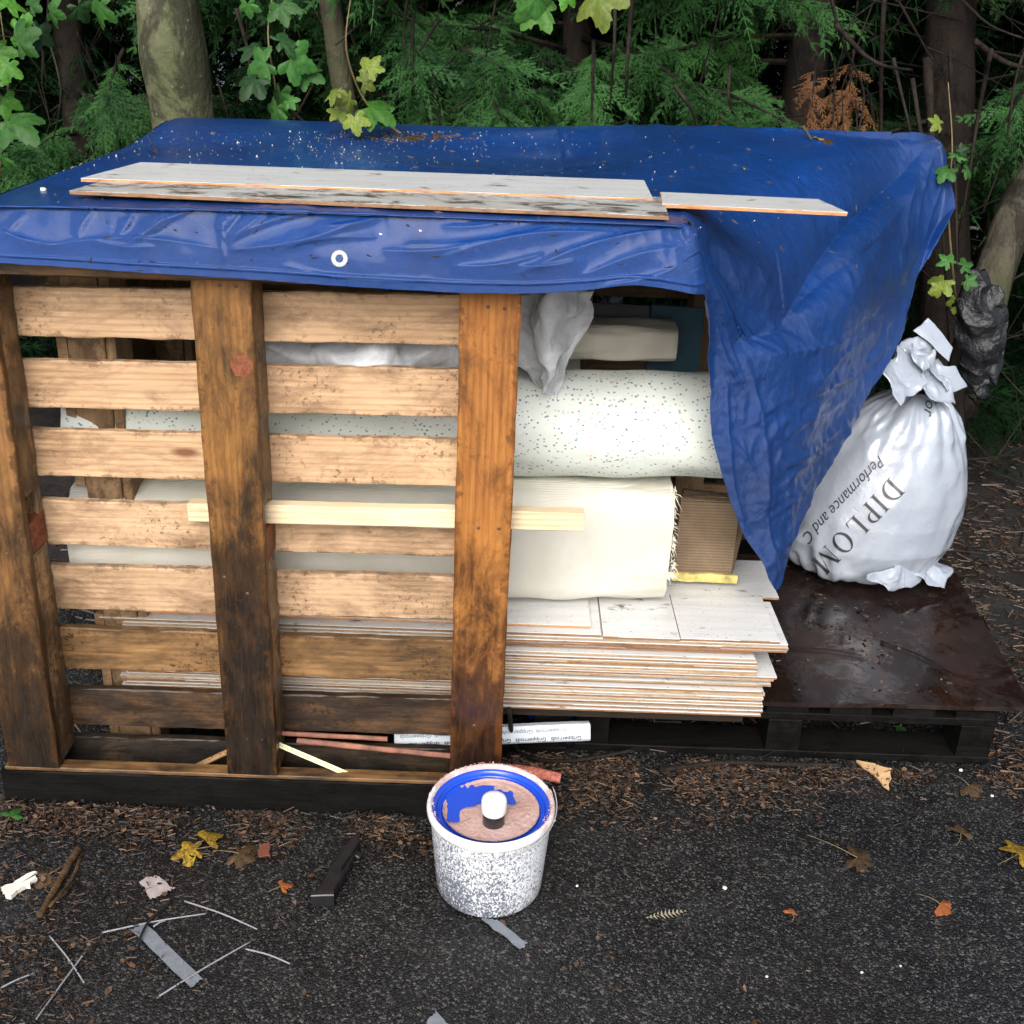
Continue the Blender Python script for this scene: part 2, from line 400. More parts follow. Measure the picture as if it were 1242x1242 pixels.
# red knots on the uprights
def knot(px, py, r, m):
    p = aY(px, py, FY - .0012); n = 14
    v = [p + Vector((math.cos(2 * math.pi * k / n) * r * (1 + .12 * math.sin(k * 3.1)), 0, math.sin(2 * math.pi * k / n) * r * (1.12 + .14 * math.sin(k * 2.3)))) for k in range(n)] + [p + Vector((0, -.001, 0))]
    return mesh('knot', v, [((k + 1) % n, k, n) for k in range(n)], m, smooth=True)
M_knot = NT('red_knot', rough=.4); _v = M_knot.vec(); _r = M_knot.math('ADD', M_knot.voro(_v, .01) , 0.0); _f = M_knot.noise(_v, 70, 4, .7); M_knot.set('Base Color', M_knot.mix(M_knot.ramp(_f, [(.35, 0), (.65, 1)]), (.10, .028, .012), (.27, .085, .035))); M_knot.bump(_f, .6, .003)
kn = knot(293, 443, .021, M_knot.m); 
pal = [o for o in col.objects if o.name == 'wooden_pallet'][0]
attach(kn, pal); kn['label'] = 'red knot'

# pale batten threaded behind the uprights
a = aY(228, 622, FY + .055); b = aY(708, 634, FY + .055)
ba = board('batten', a, b, .040, .030, M_batten, (0, -1, 0), seed=4, nseg=20)
tag(ba, 'pale planed timber batten pushed sideways behind the pallet uprights', 'batten')

# ------------------------------------------------------------------ rear and side pallets that carry the sheet
def upright_pallet(name, origin, xdir, width, height, label, out=-1, nsl=9):
    """a pallet on its edge: xdir along its width, slats on the outer side"""
    root = empty(name, origin, label, 'pallet')
    x = Vector(xdir).normalized(); nrm = Vector((-x.y, x.x, 0)) * out; o = Vector(origin); Z = Vector((0, 0, 1))
    for k in range(nsl):
        z = .06 + (height - .12) * k / (nsl - 1)
        board('slat', o + Z * z + nrm * .12, o + x * width + Z * z + nrm * .12, .095, .02, M_rear, nrm, root, nseg=8)
    for k in range(3):
        c = o + x * (.05 + (width - .1) * k / 2)
        board('stringer', c + nrm * .1 + Z * .0, c + nrm * .1 + Z * height, .095, .075, M_rear, nrm, root, nseg=8, wob=.003)
        board('inner_board', c + nrm * .0235, c + nrm * .0235 + Z * height, .09, .02, M_rear, nrm, root, nseg=8)
    return root
upright_pallet('wooden_pallet', (-.80, 2.13, .003), (0.02, 1, 0), 1.05, 1.19, 'pale pallet standing side-on behind the left end of the slatted pallet', out=1)
upright_pallet('wooden_pallet', (-.93, 3.22, .003), (1, .0, 0), 1.0, 1.22, 'pallet standing on edge along the back of the heap on the left', out=1)
upright_pallet('wooden_pallet', (.12, 3.24, .003), (1, 0, 0), .88, 1.24, 'pallet standing on edge at the back under the right half of the sheet', out=1)

# ------------------------------------------------------------------ floor pallets
def floor_pallet(x0, x1, y0, y1, zt, label, seed):
    root = empty('wooden_pallet', (x0, y0, 0), label, 'pallet')
    Z = (0, 0, 1); W = x1 - x0
    for k, y in enumerate((y0 + .05, (y0 + y1) / 2, y1 - .05)):
        board('base_board', (x0, y, .021), (x1, y, .021), .1, .02, M_black, Z, root, nseg=16, seed=seed + k)
        board('stringer_board', (x0, y, zt - .021), (x1, y, zt - .021), .1, .02, M_black, Z, root, nseg=16, seed=seed + 9 + k)
        for j in range(3):
            x = x0 + .04 + (W - .08) * j / 2
            board('block', (x - .04, y, zt - .0415), (x + .04, y, zt - .0415), .1, zt - .0415 - .0215, M_black, Z, root, nseg=3, seed=seed + j)
    n = 7
    for k in range(n):
        x = x0 + .05 + (W - .1) * k / (n - 1)
        board('deck_board', (x, y0, zt), (x, y1, zt), .1, .019, M_black, Z, root, nseg=10, seed=seed + 20 + k)
    return root
PZ = .15
floor_pallet(.17, 1.17, 2.21, 3.18, PZ, 'soaked black pallet flat on the ground at the right under the brown sheet', 5)
floor_pallet(-.83, .15, 2.19, 3.15, PZ, 'black pallet flat on the ground behind the slatted pallet', 45)

# brown plywood sheet on the right pallet
def plate(name, pts, z, T, m, label=None, cat=None, seed=0, wob=.003, parent=None, curl=0, group=None, n=6):
    """closed outline (world xy) extruded, edges broken up a little"""
    P = []
    rs = random.Random(seed)
    for i in range(len(pts)):
        a = Vector(pts[i][:2]); b = Vector(pts[(i + 1) % len(pts)][:2])
        for k in range(n):
            q = a.lerp(b, k / n); P.append((q.x + (rs.uniform(-wob, wob) if k else 0), q.y + (rs.uniform(-wob, wob) if k else 0)))
    c = np.mean(P, axis=0); N = len(P)
    def zz(p): return z + curl * (abs(p[0] - c[0]) + abs(p[1] - c[1]) * .6) * (1 + .6 * mn.noise(Vector((p[0] * 20, p[1] * 20, seed))))
    mid = [((p[0] + c[0]) / 2, (p[1] + c[1]) / 2) for p in P]
    v = [(*p, zz(p) + T) for p in P] + [(*p, zz(p) + T + (.25 * curl * .01)) for p in mid] + [(c[0], c[1], z + T)] + [(*p, zz(p)) for p in P] + [(c[0], c[1], z)]
    f = []
    area = sum(P[i][0] * P[(i + 1) % N][1] - P[(i + 1) % N][0] * P[i][1] for i in range(N))
    for i in range(N):
        j = (i + 1) % N
        f += [(i, j, N + j, N + i), (N + i, N + j, 2 * N), (2 * N + 1 + j, 2 * N + 1 + i, 3 * N + 1), (2 * N + 1 + i, 2 * N + 1 + j, j, i)]
    if area < 0: f = [tuple(reversed(q)) for q in f]
    o = mesh(name, v, f, m, loc=(c[0], c[1], z))
    if parent: attach(o, parent)
    return tag(o, label, cat, group)
def brown_sheet():
    M = NT('wet_brown_plywood', rough=.2, spec=.5, coat=.12, coat_rough=.05); v = M.vec()
    f = M.noise(v, 4, 6, .65, .5)
    c = M.ramp(f, [(.3, (.007, .0045, .004)), (.55, (.016, .008, .0065)), (.8, (.036, .016, .010))])
    c = M.mix(M.ramp(M.noise(v, 45, 3), [(.66, 0), (.72, .4)]), c, (.10, .07, .05))
    c = M.mix(M.ramp(M.noise(v, 7, 6, .75), [(.52, 0), (.72, .55)]), c, (.045, .020, .009))
    c = M.mix(M.ramp(M.noise(v, 19, 6, .8), [(.60, 0), (.70, .6)]), c, (.10, .085, .07))
    M.set('Base Color', c); M.set('Roughness', M.ramp(M.noise(v, 6, 7, .72, .6), [(.44, .06), (.55, .55)])); M.bump(M.noise(v, 14, 5), .25, .006); return M.m
M_sheet = brown_sheet()
sz = PZ + .003
xr = aZ(1236, 838, sz + .012).x
plate('plywood_sheet', [(.20, 2.19), (xr, 2.215), (aZ(1162, 705, sz).x + .01, 3.0), (.20, 3.0)], sz, .012, M_sheet, 'wet dark brown plywood sheet lying on the black pallet beside the laminate stack', 'board', 3)
# pale strips where the deck boards show under the sheet
SHZ = sz + .012

# ------------------------------------------------------------------ laminate stack
random.seed(11)
LZ0, LT, LY = .181, .0076, 2.12
LX1 = aY(930, 862, LY).x
def lam_board(xl, xr_, y0, z, depth=.193, label=None, group=None, m=None, me_=None, rot=0, name='laminate_plank'):
    L = xr_ - xl
    me = board_mesh(name, L, depth, LT - .0016, m or M_lam, random.random() * 50, nseg=10, wob=.0006, cham=.0008, mats=me_ or M_edge)
    o = bpy.data.objects.new(name, me); col.objects.link(o); o.location = ((xl + xr_) / 2, y0 + depth / 2, z); o.rotation_euler = (0, 0, rot)
    return tag(o, label, 'laminate plank', group)
# a sheet of packing under the stack keeps it off the pallet
board('packing_board', (-.78, 2.2, LZ0 - LT - .001), (LX1 - .05, 2.2, LZ0 - LT - .001), .14, LZ0 - LT - .002 - PZ, M_slatblack, (0, 0, 1), seed=2)
tag(bpy.data.objects['packing_board'], 'dark packing board lying under the laminate stack', 'board')
spec = []
# (right end px, set back m, left offset, edge material)
sp = [(930, 0, 0), (932, .004, 0), (931, .010, 1), (931, 0, 0), (930, .001, 1), (929, .002, 0), (930, .0, 1), (931, .003, 1), (929, .001, 0), (922, .016, 0),
      (938, .008, 1), (938, .030, 0), (940, .006, 1), (943, .003, 0), (918, .002, 1), (917, .0, 1), (918, .003, 0), (917, .001, 1), (916, .0, 0), (914, .004, 1), (912, .02, 0),
      (952, .035, 0), (951, .006, 0), (952, .003, 0), (951, .006, 1)]
for k, (px, sb, pale) in enumerate(sp):
    z = LZ0 + k * LT
    x1 = aY(px, 820, LY).x; x0 = aY(150, 820, LY).x + random.uniform(-.01, .012)
    lab = 'laminate plank packed inside the stack, only its brown front edge showing'; grp = 'laminate planks packed in the stack'
    if k == 0: lab, grp = 'lowest laminate plank of the stack, resting on the packing above the black pallet', grp
    if k == 11: lab = 'laminate plank halfway up the stack with its white face showing'
    if k == 13: lab = 'laminate plank jutting furthest right below the short middle planks of the stack'
    if k == 20: lab = 'uppermost of the shorter planks in the stack, its white face showing under the top group'
    if k == 24: lab = 'laminate plank directly beneath the three butted white pieces at the stack top'
    lam_board(x0, x1, LY + sb, z, .20, lab, grp, me_=M_edge_pale if pale else M_edge)
kt = len(sp); zt = LZ0 + kt * LT
xs = [aY(p, 755, LY).x for p in (118, 732, 828, 951)]
xs_l = aY(118, 755, LY).x
labs = ['long white laminate plank at the stack top running left behind the slats', 'short middle white laminate piece butted between two others on the stack top', 'right end white laminate piece on the stack top beside the black pallet']
for i in range(3):
    lam_board(xs[i] + .0012, xs[i + 1] - .0012, LY + .002 + (.006, 0, .003)[i], zt, .21, labs[i], 'loose laminate pieces on the stack top', me_=M_edge)
lam_board(xs_l + .04, aY(760, 735, LY + .21).x, LY + .215, zt, .2, 'white laminate piece lying behind the front row on the stack top', 'loose laminate pieces on the stack top', me_=M_edge)
lam_board(aY(775, 735, LY + .21).x, aY(936, 705, LY + .3).x, LY + .213, zt, .2, 'white laminate piece at the back right corner of the stack top', 'loose laminate pieces on the stack top', me_=M_edge)
lam_board(aY(156, 745, LY).x, aY(720, 733, LY).x, LY + .033, zt + LT, .19, 'topmost short white laminate plank with an orange edge, ending under the cream carpet', 'loose laminate pieces on the stack top', me_=M_edge_orange)
STK = zt + .001

# ------------------------------------------------------------------ rolls and carpet in the heap
def rolled(name, x0, x1, cy, cz, ry, rz, m, label, cat, sq=2.0, seed=0, turns=2.2, gap=.012, bend=0, skew=0, nx=50, group=None):
    """a roll lying along X: outer skin plus the spiral seen at its ends"""
    v = []; f = []; na = 72
    for i in range(nx + 1):
        t = i / nx; x = x0 + (x1 - x0) * t
        for k in range(na + 1):
            a = 2 * math.pi * k / na
            c_, s_ = math.cos(a), math.sin(a)
            n = mn.noise(Vector((x * 3, a, seed))) * .010 + mn.noise(Vector((x * 9, c_ * 3, s_ * 3 + seed))) * .006
            e = 2 / sq
            yy = cy + (abs(c_) ** e) * (1 if c_ > 0 else -1) * (ry + n) + bend * (t - .5) ** 2 + skew * (1 - t)
            zz = cz + (abs(s_) ** e) * (1 if s_ > 0 else -1) * (rz + n) + .01 * mn.noise(Vector((x * 1.5, seed, 2)))
            v.append((x + .004 * mn.noise(Vector((a * 3, x, seed))), yy, zz))
    w = na + 1
    for i in range(nx):
        for k in range(na): f.append((i * w + k, i * w + k + 1, (i + 1) * w + k + 1, (i + 1) * w + k))
    root = mesh(name, v, f, m, loc=((x0 + x1) / 2, cy, cz), smooth=True)
    tag(root, label, cat, group)
    # spiral ends
    for xe, s in ((x0, -1), (x1, 1)):
        sv = []; sf = []; K = int(na * turns)
        for q in range(K + 1):
            a = 2 * math.pi * q / na; r = 1 - gap * 8 * q / K * turns / 2.2 - .0
            r = max(.12, 1 - .8 * q / K)
            th = .06
            for rr, dx in ((r, -.03), (r, .003), (r - th, .003), (r - th, -.03)):
                e = 2 / sq; c_, s_ = math.cos(a), math.sin(a)
                sv.append((xe + s * dx, cy + (abs(c_) ** e) * (1 if c_ > 0 else -1) * ry * rr + bend * .25 + (skew if s < 0 else 0), cz + (abs(s_) ** e) * (1 if s_ > 0 else -1) * rz * rr))
        for q in range(K):
            for k in range(3): sf.append((q * 4 + k, (q + 1) * 4 + k, (q + 1) * 4 + k + 1, q * 4 + k + 1))
        mesh('spiral_end', sv, sf, m, parent=root, smooth=False)
    return root
def underlay_material():
    M = NT('speckled_foam_underlay', rough=.55, spec=.3, color=(.6, .66, .58)); v = M.vec((1, 1, 1))
    c = M.mix(M.ramp(M.noise(v, 6, 4), [(.3, 0), (.7, 1)]), (.62, .68, .62), (.76, .80, .76))
    vo = M.n('TexVoronoi'); M.t.links.new(M.vec((1, .8, 1.3)), vo.inputs['Vector']); vo.inputs['Scale'].default_value = 100
    chips = M.ramp(M.math('ADD', vo.outputs['Distance'], M.math('MULTIPLY', M.noise(v, 150, 2), .3)), [(.38, 1), (.46, 0)])
    hue = M.sep(vo.outputs['Color'], 0); pick = M.sep(vo.outputs['Color'], 1)
    cc = M.ramp(hue, [(0, (.10, .16, .30)), (.35, (.16, .30, .36)), (.5, (.30, .50, .34)), (.7, (.10, .12, .2)), (.85, (.62, .30, .34)), (1, (.65, .60, .3))])
    c = M.mix(M.math('MULTIPLY', chips, M.ramp(pick, [(.20, 0), (.4, .9)])), c, cc)
    M.set('Base Color', c).bump(M.noise(v, 120, 3), .25, .002); return M.m
def carpet_material(name, a, b, wv=170, st=.5, ribs=False):
    M = NT(name, rough=.9, spec=.15); v = M.vec()
    w = M.wave(v, wv, .6, 2, 2, 'X'); w2 = M.wave(v, wv * 1.0, .6, 2, 2, 'Z')
    f = M.noise(v, 9, 5, .6)
    c = M.mix(M.ramp(f, [(.35, 0), (.7, 1)]), a, b)
    c = M.mix(M.math('MULTIPLY', M.math('MULTIPLY', w, w2), .35), c, tuple(x * .5 for x in a))
    if ribs: c = M.mix(M.math('MULTIPLY', M.wave(v, 42, 1.5, 3, 2, 'Y'), .45), c, tuple(x * .25 for x in a))
    M.set('Base Color', c)
    M.bump(M.math('ADD', M.math('ADD', w, w2), M.noise(v, 60, 4)), st, .003); return M.m
M_under = underlay_material()
M_cream = carpet_material('cream_carpet_backing', (.74, .72, .62), (.85, .83, .75), 150)
M_cream2 = carpet_material('grey_cream_carpet', (.50, .48, .41), (.64, .61, .52), 150)
M_beige = carpet_material('ribbed_beige_carpet', (.22, .155, .10), (.34, .25, .165), 90, .6, ribs=True)
M_yellow = simple('mouldy_yellow_edge', (.50, .42, .14), .8, 40, .5)
M_frey = simple('pale_carpet_fibre', (.75, .72, .6), .9, 60, .1)

# cream folded carpet: flat rounded bundle
CY0 = 2.235
cx0 = aY(106, 600, CY0).x; cx1 = aY(818, 620, CY0).x
zc0 = STK + .010; zc1 = aY(700, 588, CY0 + .03).z
rolled('carpet_bundle', cx0, cx1, CY0 + .15, (zc0 + zc1) / 2, .15, (zc1 - zc0) / 2 - .002, M_cream, 'flattened cream carpet bundle with a frayed right corner, resting on the laminate stack', 'carpet', sq=4.2, seed=3, turns=3, skew=-.135)
bun = bpy.data.objects['carpet_bundle']
# frayed edge: loose fibres as one part
def fringe():
    v = []; f = []; rs = random.Random(5)
    for k in range(420):
        if k < 240: t = rs.random() ** .5; px = 740 + 76 * t; py = 699 + rs.uniform(-3, 4) - 8 * max(0, (t - .6)); p = aY(px, py, CY0 - .004)
        else: p = aY(816 + rs.uniform(-3, 3), rs.uniform(590, 700), CY0 + .01)
        L = rs.uniform(.003, .013) if rs.random() < .96 else rs.uniform(.02, .04); d = Vector((rs.uniform(-.5, .8), rs.uniform(-.8, .2), rs.uniform(-1, .1))).normalized()
        q = p + d * L * .5 + Vector((0, 0, rs.uniform(-.002, .002))); e = p + d * L + Vector((rs.uniform(-.006, .006), 0, -L * .2))
        w = .0006; i = len(v)
        v += [p + Vector((-w, 0, 0)), p + Vector((w, 0, w)), q + Vector((w, 0, w)), q + Vector((-w, 0, 0)), e]
        f += [(i, i + 1, i + 2, i + 3), (i + 3, i + 2, i + 4)]
    o = mesh('frayed_edge', v, f, M_frey, parent=bun); o['kind'] = 'stuff'
fringe()

# grey-white folded sheet under the bundle seen in the fifth gap
board('foam_strip', (aY(138, 690, 2.2).x, 2.19, STK + .02), (aY(545, 700, 2.2).x, 2.19, STK + .02), .034, .05, M_cream2, (0, -1, 0), seed=7, nseg=30, wob=.003)
tag(bpy.data.objects['foam_strip'], 'grey-white folded strip lying behind the slats just above the laminate stack', 'carpet strip')

# underlay roll
UY = 2.37; ur = .118
ux0 = aY(108, 510, UY - .1).x; ux1 = aY(905, 540, UY - .1).x
uz = zc1 + ur + .004
rolled('underlay_roll', ux0, ux1, UY, uz, ur, ur, M_under, 'thick roll of pale green foam underlay flecked with coloured chips', 'underlay', seed=8, turns=3, bend=-.05, skew=-.12)
# beige ribbed carpet piece right of the cream bundle
bz0 = STK + .012
def beige():
    x0 = aY(820, 650, 2.40).x; x1 = aY(893, 650, 2.40).x; zt_ = aY(850, 604, 2.40).z
    root = empty('carpet_offcut', ((x0 + x1) / 2, 2.42, bz0), 'folded beige ribbed carpet offcut with a mouldy yellow edge beside the cream bundle', 'carpet offcut')
    for k in range(5):
        w = .02
        o = board('fold', (x0 + .003 * k, 2.385 + k * .023, (bz0 + zt_) / 2), (x1 - .004 + .009 * k, 2.385 + k * .023, (bz0 + zt_) / 2 - .004 * k), zt_ - bz0 - .006 * k, .019, M_beige, (0, -1, 0), root, nseg=12, wob=.003, warp=.01, cham=.006)
    board('mouldy_edge', (x0 - .004, 2.372, bz0 + .012), (x1 + .01, 2.372, bz0 + .010), .022, .014, M_yellow, (0, -1, 0), root, nseg=20, wob=.003, cham=.003)
beige()
# upper cream roll, cardboard and dark stuff beneath the sheet
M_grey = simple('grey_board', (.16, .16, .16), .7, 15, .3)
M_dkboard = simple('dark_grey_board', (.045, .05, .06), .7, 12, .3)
gz = uz + ur
rolled('carpet_roll', aY(560, 450, 2.42).x, aY(816, 450, 2.42).x, 2.45, gz + .047, .06, .04, M_cream2, 'small grey-cream carpet roll lying on top of the speckled underlay', 'carpet', sq=3, seed=5, turns=2)
board('thin_board', aY(640, 468, 2.38) , aY(800, 474, 2.38), .02, .02, M_beige, (0, -1, 0), seed=8)
tag(bpy.data.objects['thin_board'], 'thin ragged brown strip wedged between underlay and grey-cream roll', 'strip')
p = aY(700, 400, 2.52); q = aY(786, 404, 2.52)
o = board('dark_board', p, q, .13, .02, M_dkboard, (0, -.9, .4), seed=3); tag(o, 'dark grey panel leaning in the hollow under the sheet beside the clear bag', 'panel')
p = aY(786, 420, 2.62); q = aY(850, 424, 2.62)
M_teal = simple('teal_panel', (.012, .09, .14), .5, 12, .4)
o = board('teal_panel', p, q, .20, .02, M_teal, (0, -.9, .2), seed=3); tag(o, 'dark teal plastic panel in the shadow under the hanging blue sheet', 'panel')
# core of the heap that the sheet lies on: stacked carton boards, dark
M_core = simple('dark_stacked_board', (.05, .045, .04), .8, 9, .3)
for k, (z0, z1, y0) in enumerate([(1.245, 1.262, 2.06)]):
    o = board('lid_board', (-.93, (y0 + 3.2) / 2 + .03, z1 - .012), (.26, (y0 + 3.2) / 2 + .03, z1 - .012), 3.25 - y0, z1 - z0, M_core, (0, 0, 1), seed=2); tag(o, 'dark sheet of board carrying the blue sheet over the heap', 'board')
# more rolls behind the front ones
rolled('carpet_roll', -.72, .30, 2.67, STK + .165, .15, .15, M_cream2, 'grey-cream carpet roll lying low behind the cream bundle', 'carpet', seed=14, nx=20)
rolled('carpet_roll', -.62, .15, 2.68, STK + .165 + .27, .12, .12, M_cream, 'cream carpet roll lying high behind the speckled underlay', 'carpet', seed=24, nx=20)

# ------------------------------------------------------------------ clear plastic bag on the heap
def film_material(name, c, alpha, rough=.25):
    M = NT(name, rough=rough, spec=.5, color=c)
    f = M.noise(M.vec(), 16, 6, .65, 1)
    M.set('Alpha', M.ramp(f, [(.3, alpha), (.7, min(1, alpha + .25))])); M.bump(f, .5, .01)
    M.set('Transmission Weight', 0.0); return M.m
M_film = film_material('milky_polythene', (.84, .87, .92), .28, .10)
def crumple(name, fn, nu, nv, m, amp, sc, seed, parent=None, smooth=True, thick=.0006, label=None, cat=None):
    v = []; f = []
    for j in range(nv + 1):
        for i in range(nu + 1):
            u, w = i / nu, j / nv; p = Vector(fn(u, w)); q = p * sc + Vector((seed * 5.1, seed * 2.3, seed))
            r = Vector((mn.noise(q), mn.noise(q + Vector((31, 7, 3))), mn.noise(q + Vector((5, 17, 53)))))
            rg = 1 - abs(mn.noise(q * 1.7 + Vector((9, 9, 9)))) * 2; rg2 = 1 - abs(mn.noise(q * 4 + Vector((19, 9, 9)))) * 2
            v.append(p + r * amp + r.normalized() * (rg * amp * .5 + rg2 * amp * .2))
    for j in range(nv):
        for i in range(nu):
            a = j * (nu + 1) + i; f.append((a, a + 1, a + nu + 2, a + nu + 1))
    o = mesh(name, v, f, m, parent=parent, smooth=smooth)
    md = o.modifiers.new('thickness', 'SOLIDIFY'); md.thickness = thick
    return tag(o, label, cat)
def clearbag():
    root = empty('plastic_bag', aY(660, 470, 2.2), 'crumpled milky clear plastic bag hanging over the speckled underlay beside the right upright', 'plastic bag')
    # hanging tongue right of the upright
    L = [(618, 356), (612, 400), (622, 440), (640, 456), (655, 470)]; Rr = [(722, 350), (716, 385), (705, 420), (690, 445), (672, 484)]
    def fn(u, w):
        k = w * 4; i = min(int(k), 3); t = k - i
        a = Vector(L[i]).lerp(Vector(L[i + 1]), t); b = Vector(Rr[i]).lerp(Vector(Rr[i + 1]), t); p = a.lerp(b, u)
        return aY(p.x, p.y, 2.20 - .05 * math.sin(u * math.pi) * (1 - w * .5) + .04 * w + .03 * math.sin(u * 9))
    crumple('film', fn, 44, 50, M_film, .010, 16, 3, root)
    crumple('film', lambda u, w: fn(u * .9, w * .93) + Vector((-.004, .02, .01)), 30, 30, M_film, .012, 14, 8, root)
    # run along the top behind the slats
    def fn2(u, w):
        y = aY(322 + 300 * u, 400 + 62 * w, 2.15); 
        return y + Vector((0, -.05 * math.sin(w * math.pi) + .03 * math.sin(u * 11), 0))
    crumple('film', fn2, 60, 16, M_film, .014, 13, 5, root)
    crumple('film', lambda u, w: aY(505 + 60 * u, 470 + 60 * w * (.3 + .7 * u), 2.16), 14, 14, M_film, .008, 20, 6, root)
clearbag()
# whatever is blue at the foot of the heap
M_bluebag = simple('blue_plastic', (.01, .05, .28), .35, 30, .3, .01)
o = crumple('blue_bag', lambda u, w: aY(165 + 62 * u, 880 + 26 * w, 2.25), 12, 6, M_bluebag, .006, 30, 2); tag(o, 'scrap of blue plastic behind the bottom slats on the left', 'plastic scrap')
o = crumple('blue_bag', lambda u, w: aY(640 + 65 * u, 862 + 70 * w, 2.34), 16, 10, M_bluebag, .008, 30, 4); tag(o, 'dark blue plastic bag tucked behind the white packet under the stack', 'plastic bag')
M_white = simple('white_scrap', (.7, .7, .68), .6, 20, .1)
o = board('white_strip', aY(222, 892, 2.2), aY(272, 903, 2.2), .02, .01, M_white, (0, -.6, .6), seed=3); tag(o, 'whitish strip behind the bottom slats left of the middle upright', 'strip')

# packet of gripper rods with print
def packet():
    a = aY(478, 899, 2.085); b = aY(716, 889, 2.13)
    M = NT('white_printed_wrapper', rough=.3, color=(.72, .76, .8), coat=.3)
    f = M.noise(M.vec(), 25, 4); M.set('Base Color', M.mix(M.ramp(f, [(.4, 0), (.7, .3)]), (.72, .78, .84), (.45, .55, .65))); M.bump(f, .4, .004)
    o = board('rod_packet', a, b, .042, .03, M.m, (0, -1, .25), seed=2, nseg=30, wob=.001, cham=.006)
    tag(o, 'white paper packet of rods printed Gripperrods under the laminate stack', 'packet')
    ink = simple('black_ink', (.02, .02, .03), .5); ink2 = simple('grey_ink', (.25, .27, .32), .5)
    d = (b - a).normalized(); nrm = Vector((0, -1, .25)).normalized(); B = basis(-d, nrm)   # print stands upside down
    L = (b - a).length
    for row, (off, m, st) in enumerate(((.010, ink, .02), (-.010, ink2, .055))):
        k = 0; x = st
        while x < L - .05:
            cu = bpy.data.curves.new('print', 'FONT'); cu.body = 'Gripperrods'; cu.size = .0135; cu.space_character = 1.05; cu.shear = .15; cu.align_x = 'LEFT'; cu.align_y = 'CENTER'; cu.offset = .0002
            t = bpy.data.objects.new('print', cu); me = bpy.data.meshes.new_from_object(t); bpy.data.objects.remove(t); me.materials.append(m)
            po = bpy.data.objects.new('print', me); col.objects.link(po)
            wpos = b - d * (x - .0) + nrm * .0016 + (B @ Vector((0, 1, 0))) * off
            po.location = wpos; po.rotation_euler = B.to_euler(); attach_rot(po, o)
            x += .082 if row == 0 else .078; k += 1
def attach_rot(ch, par):
    mw = Matrix.Translation(ch.location) @ ch.rotation_euler.to_matrix().to_4x4()
    pw = Matrix.Translation(par.location) @ par.rotation_euler.to_matrix().to_4x4()
    ch.parent = par; ch.matrix_basis = pw.inverted() @ mw
packet()
# yellow measuring strip leaning out of the pallet
def rule():
    M = NT('yellow_printed_strip', rough=.4); v = M.vec()
    w = M.wave(M.vec(), 55, 3, 3, 3, 'X'); c = M.mix(M.ramp(w, [(.62, 0), (.7, .85)]), (.62, .60, .22), (.05, .05, .02)); y = M.sep(M.vec(), 1)
    c = M.mix(M.ramp(M.math('ABSOLUTE', y), [(.0025, 0), (.003, 1)]), c, (.72, .70, .42))
    M.set('Base Color', c)
    o = board('yellow_strip', aY(333, 901, 1.99), aY(443, 948, 1.965), .011, .004, M.m, (0, -.7, .7), seed=3, nseg=16, wob=.0004, cham=.0008)
    tag(o, 'pale yellow printed strip slanting across the bottom right bay of the upright pallet', 'strip')
rule()
M_pinkwood = simple('reddish_lath', (.20, .075, .045), .6, 30, .5)
for a_, b_, n_, lab in [((360, 898), (560, 918), .012, 'reddish thin lath lying level behind the bottom right bay'), ((340, 889), (470, 896), .010, 'short reddish lath above the yellow strip')]:
    o = board('lath', aY(*a_, 2.02), aY(*b_, 2.02), n_, .006, M_pinkwood, (0, -.7, .7), nseg=16, wob=.001); tag(o, lab, 'lath')
o = board('lath', aY(205, 945, 2.0), aY(275, 912, 2.02), .012, .01, M_slatmid, (0, -.7, .7), nseg=8); tag(o, 'thin brown lath leaning in the bottom left bay of the upright pallet', 'lath')

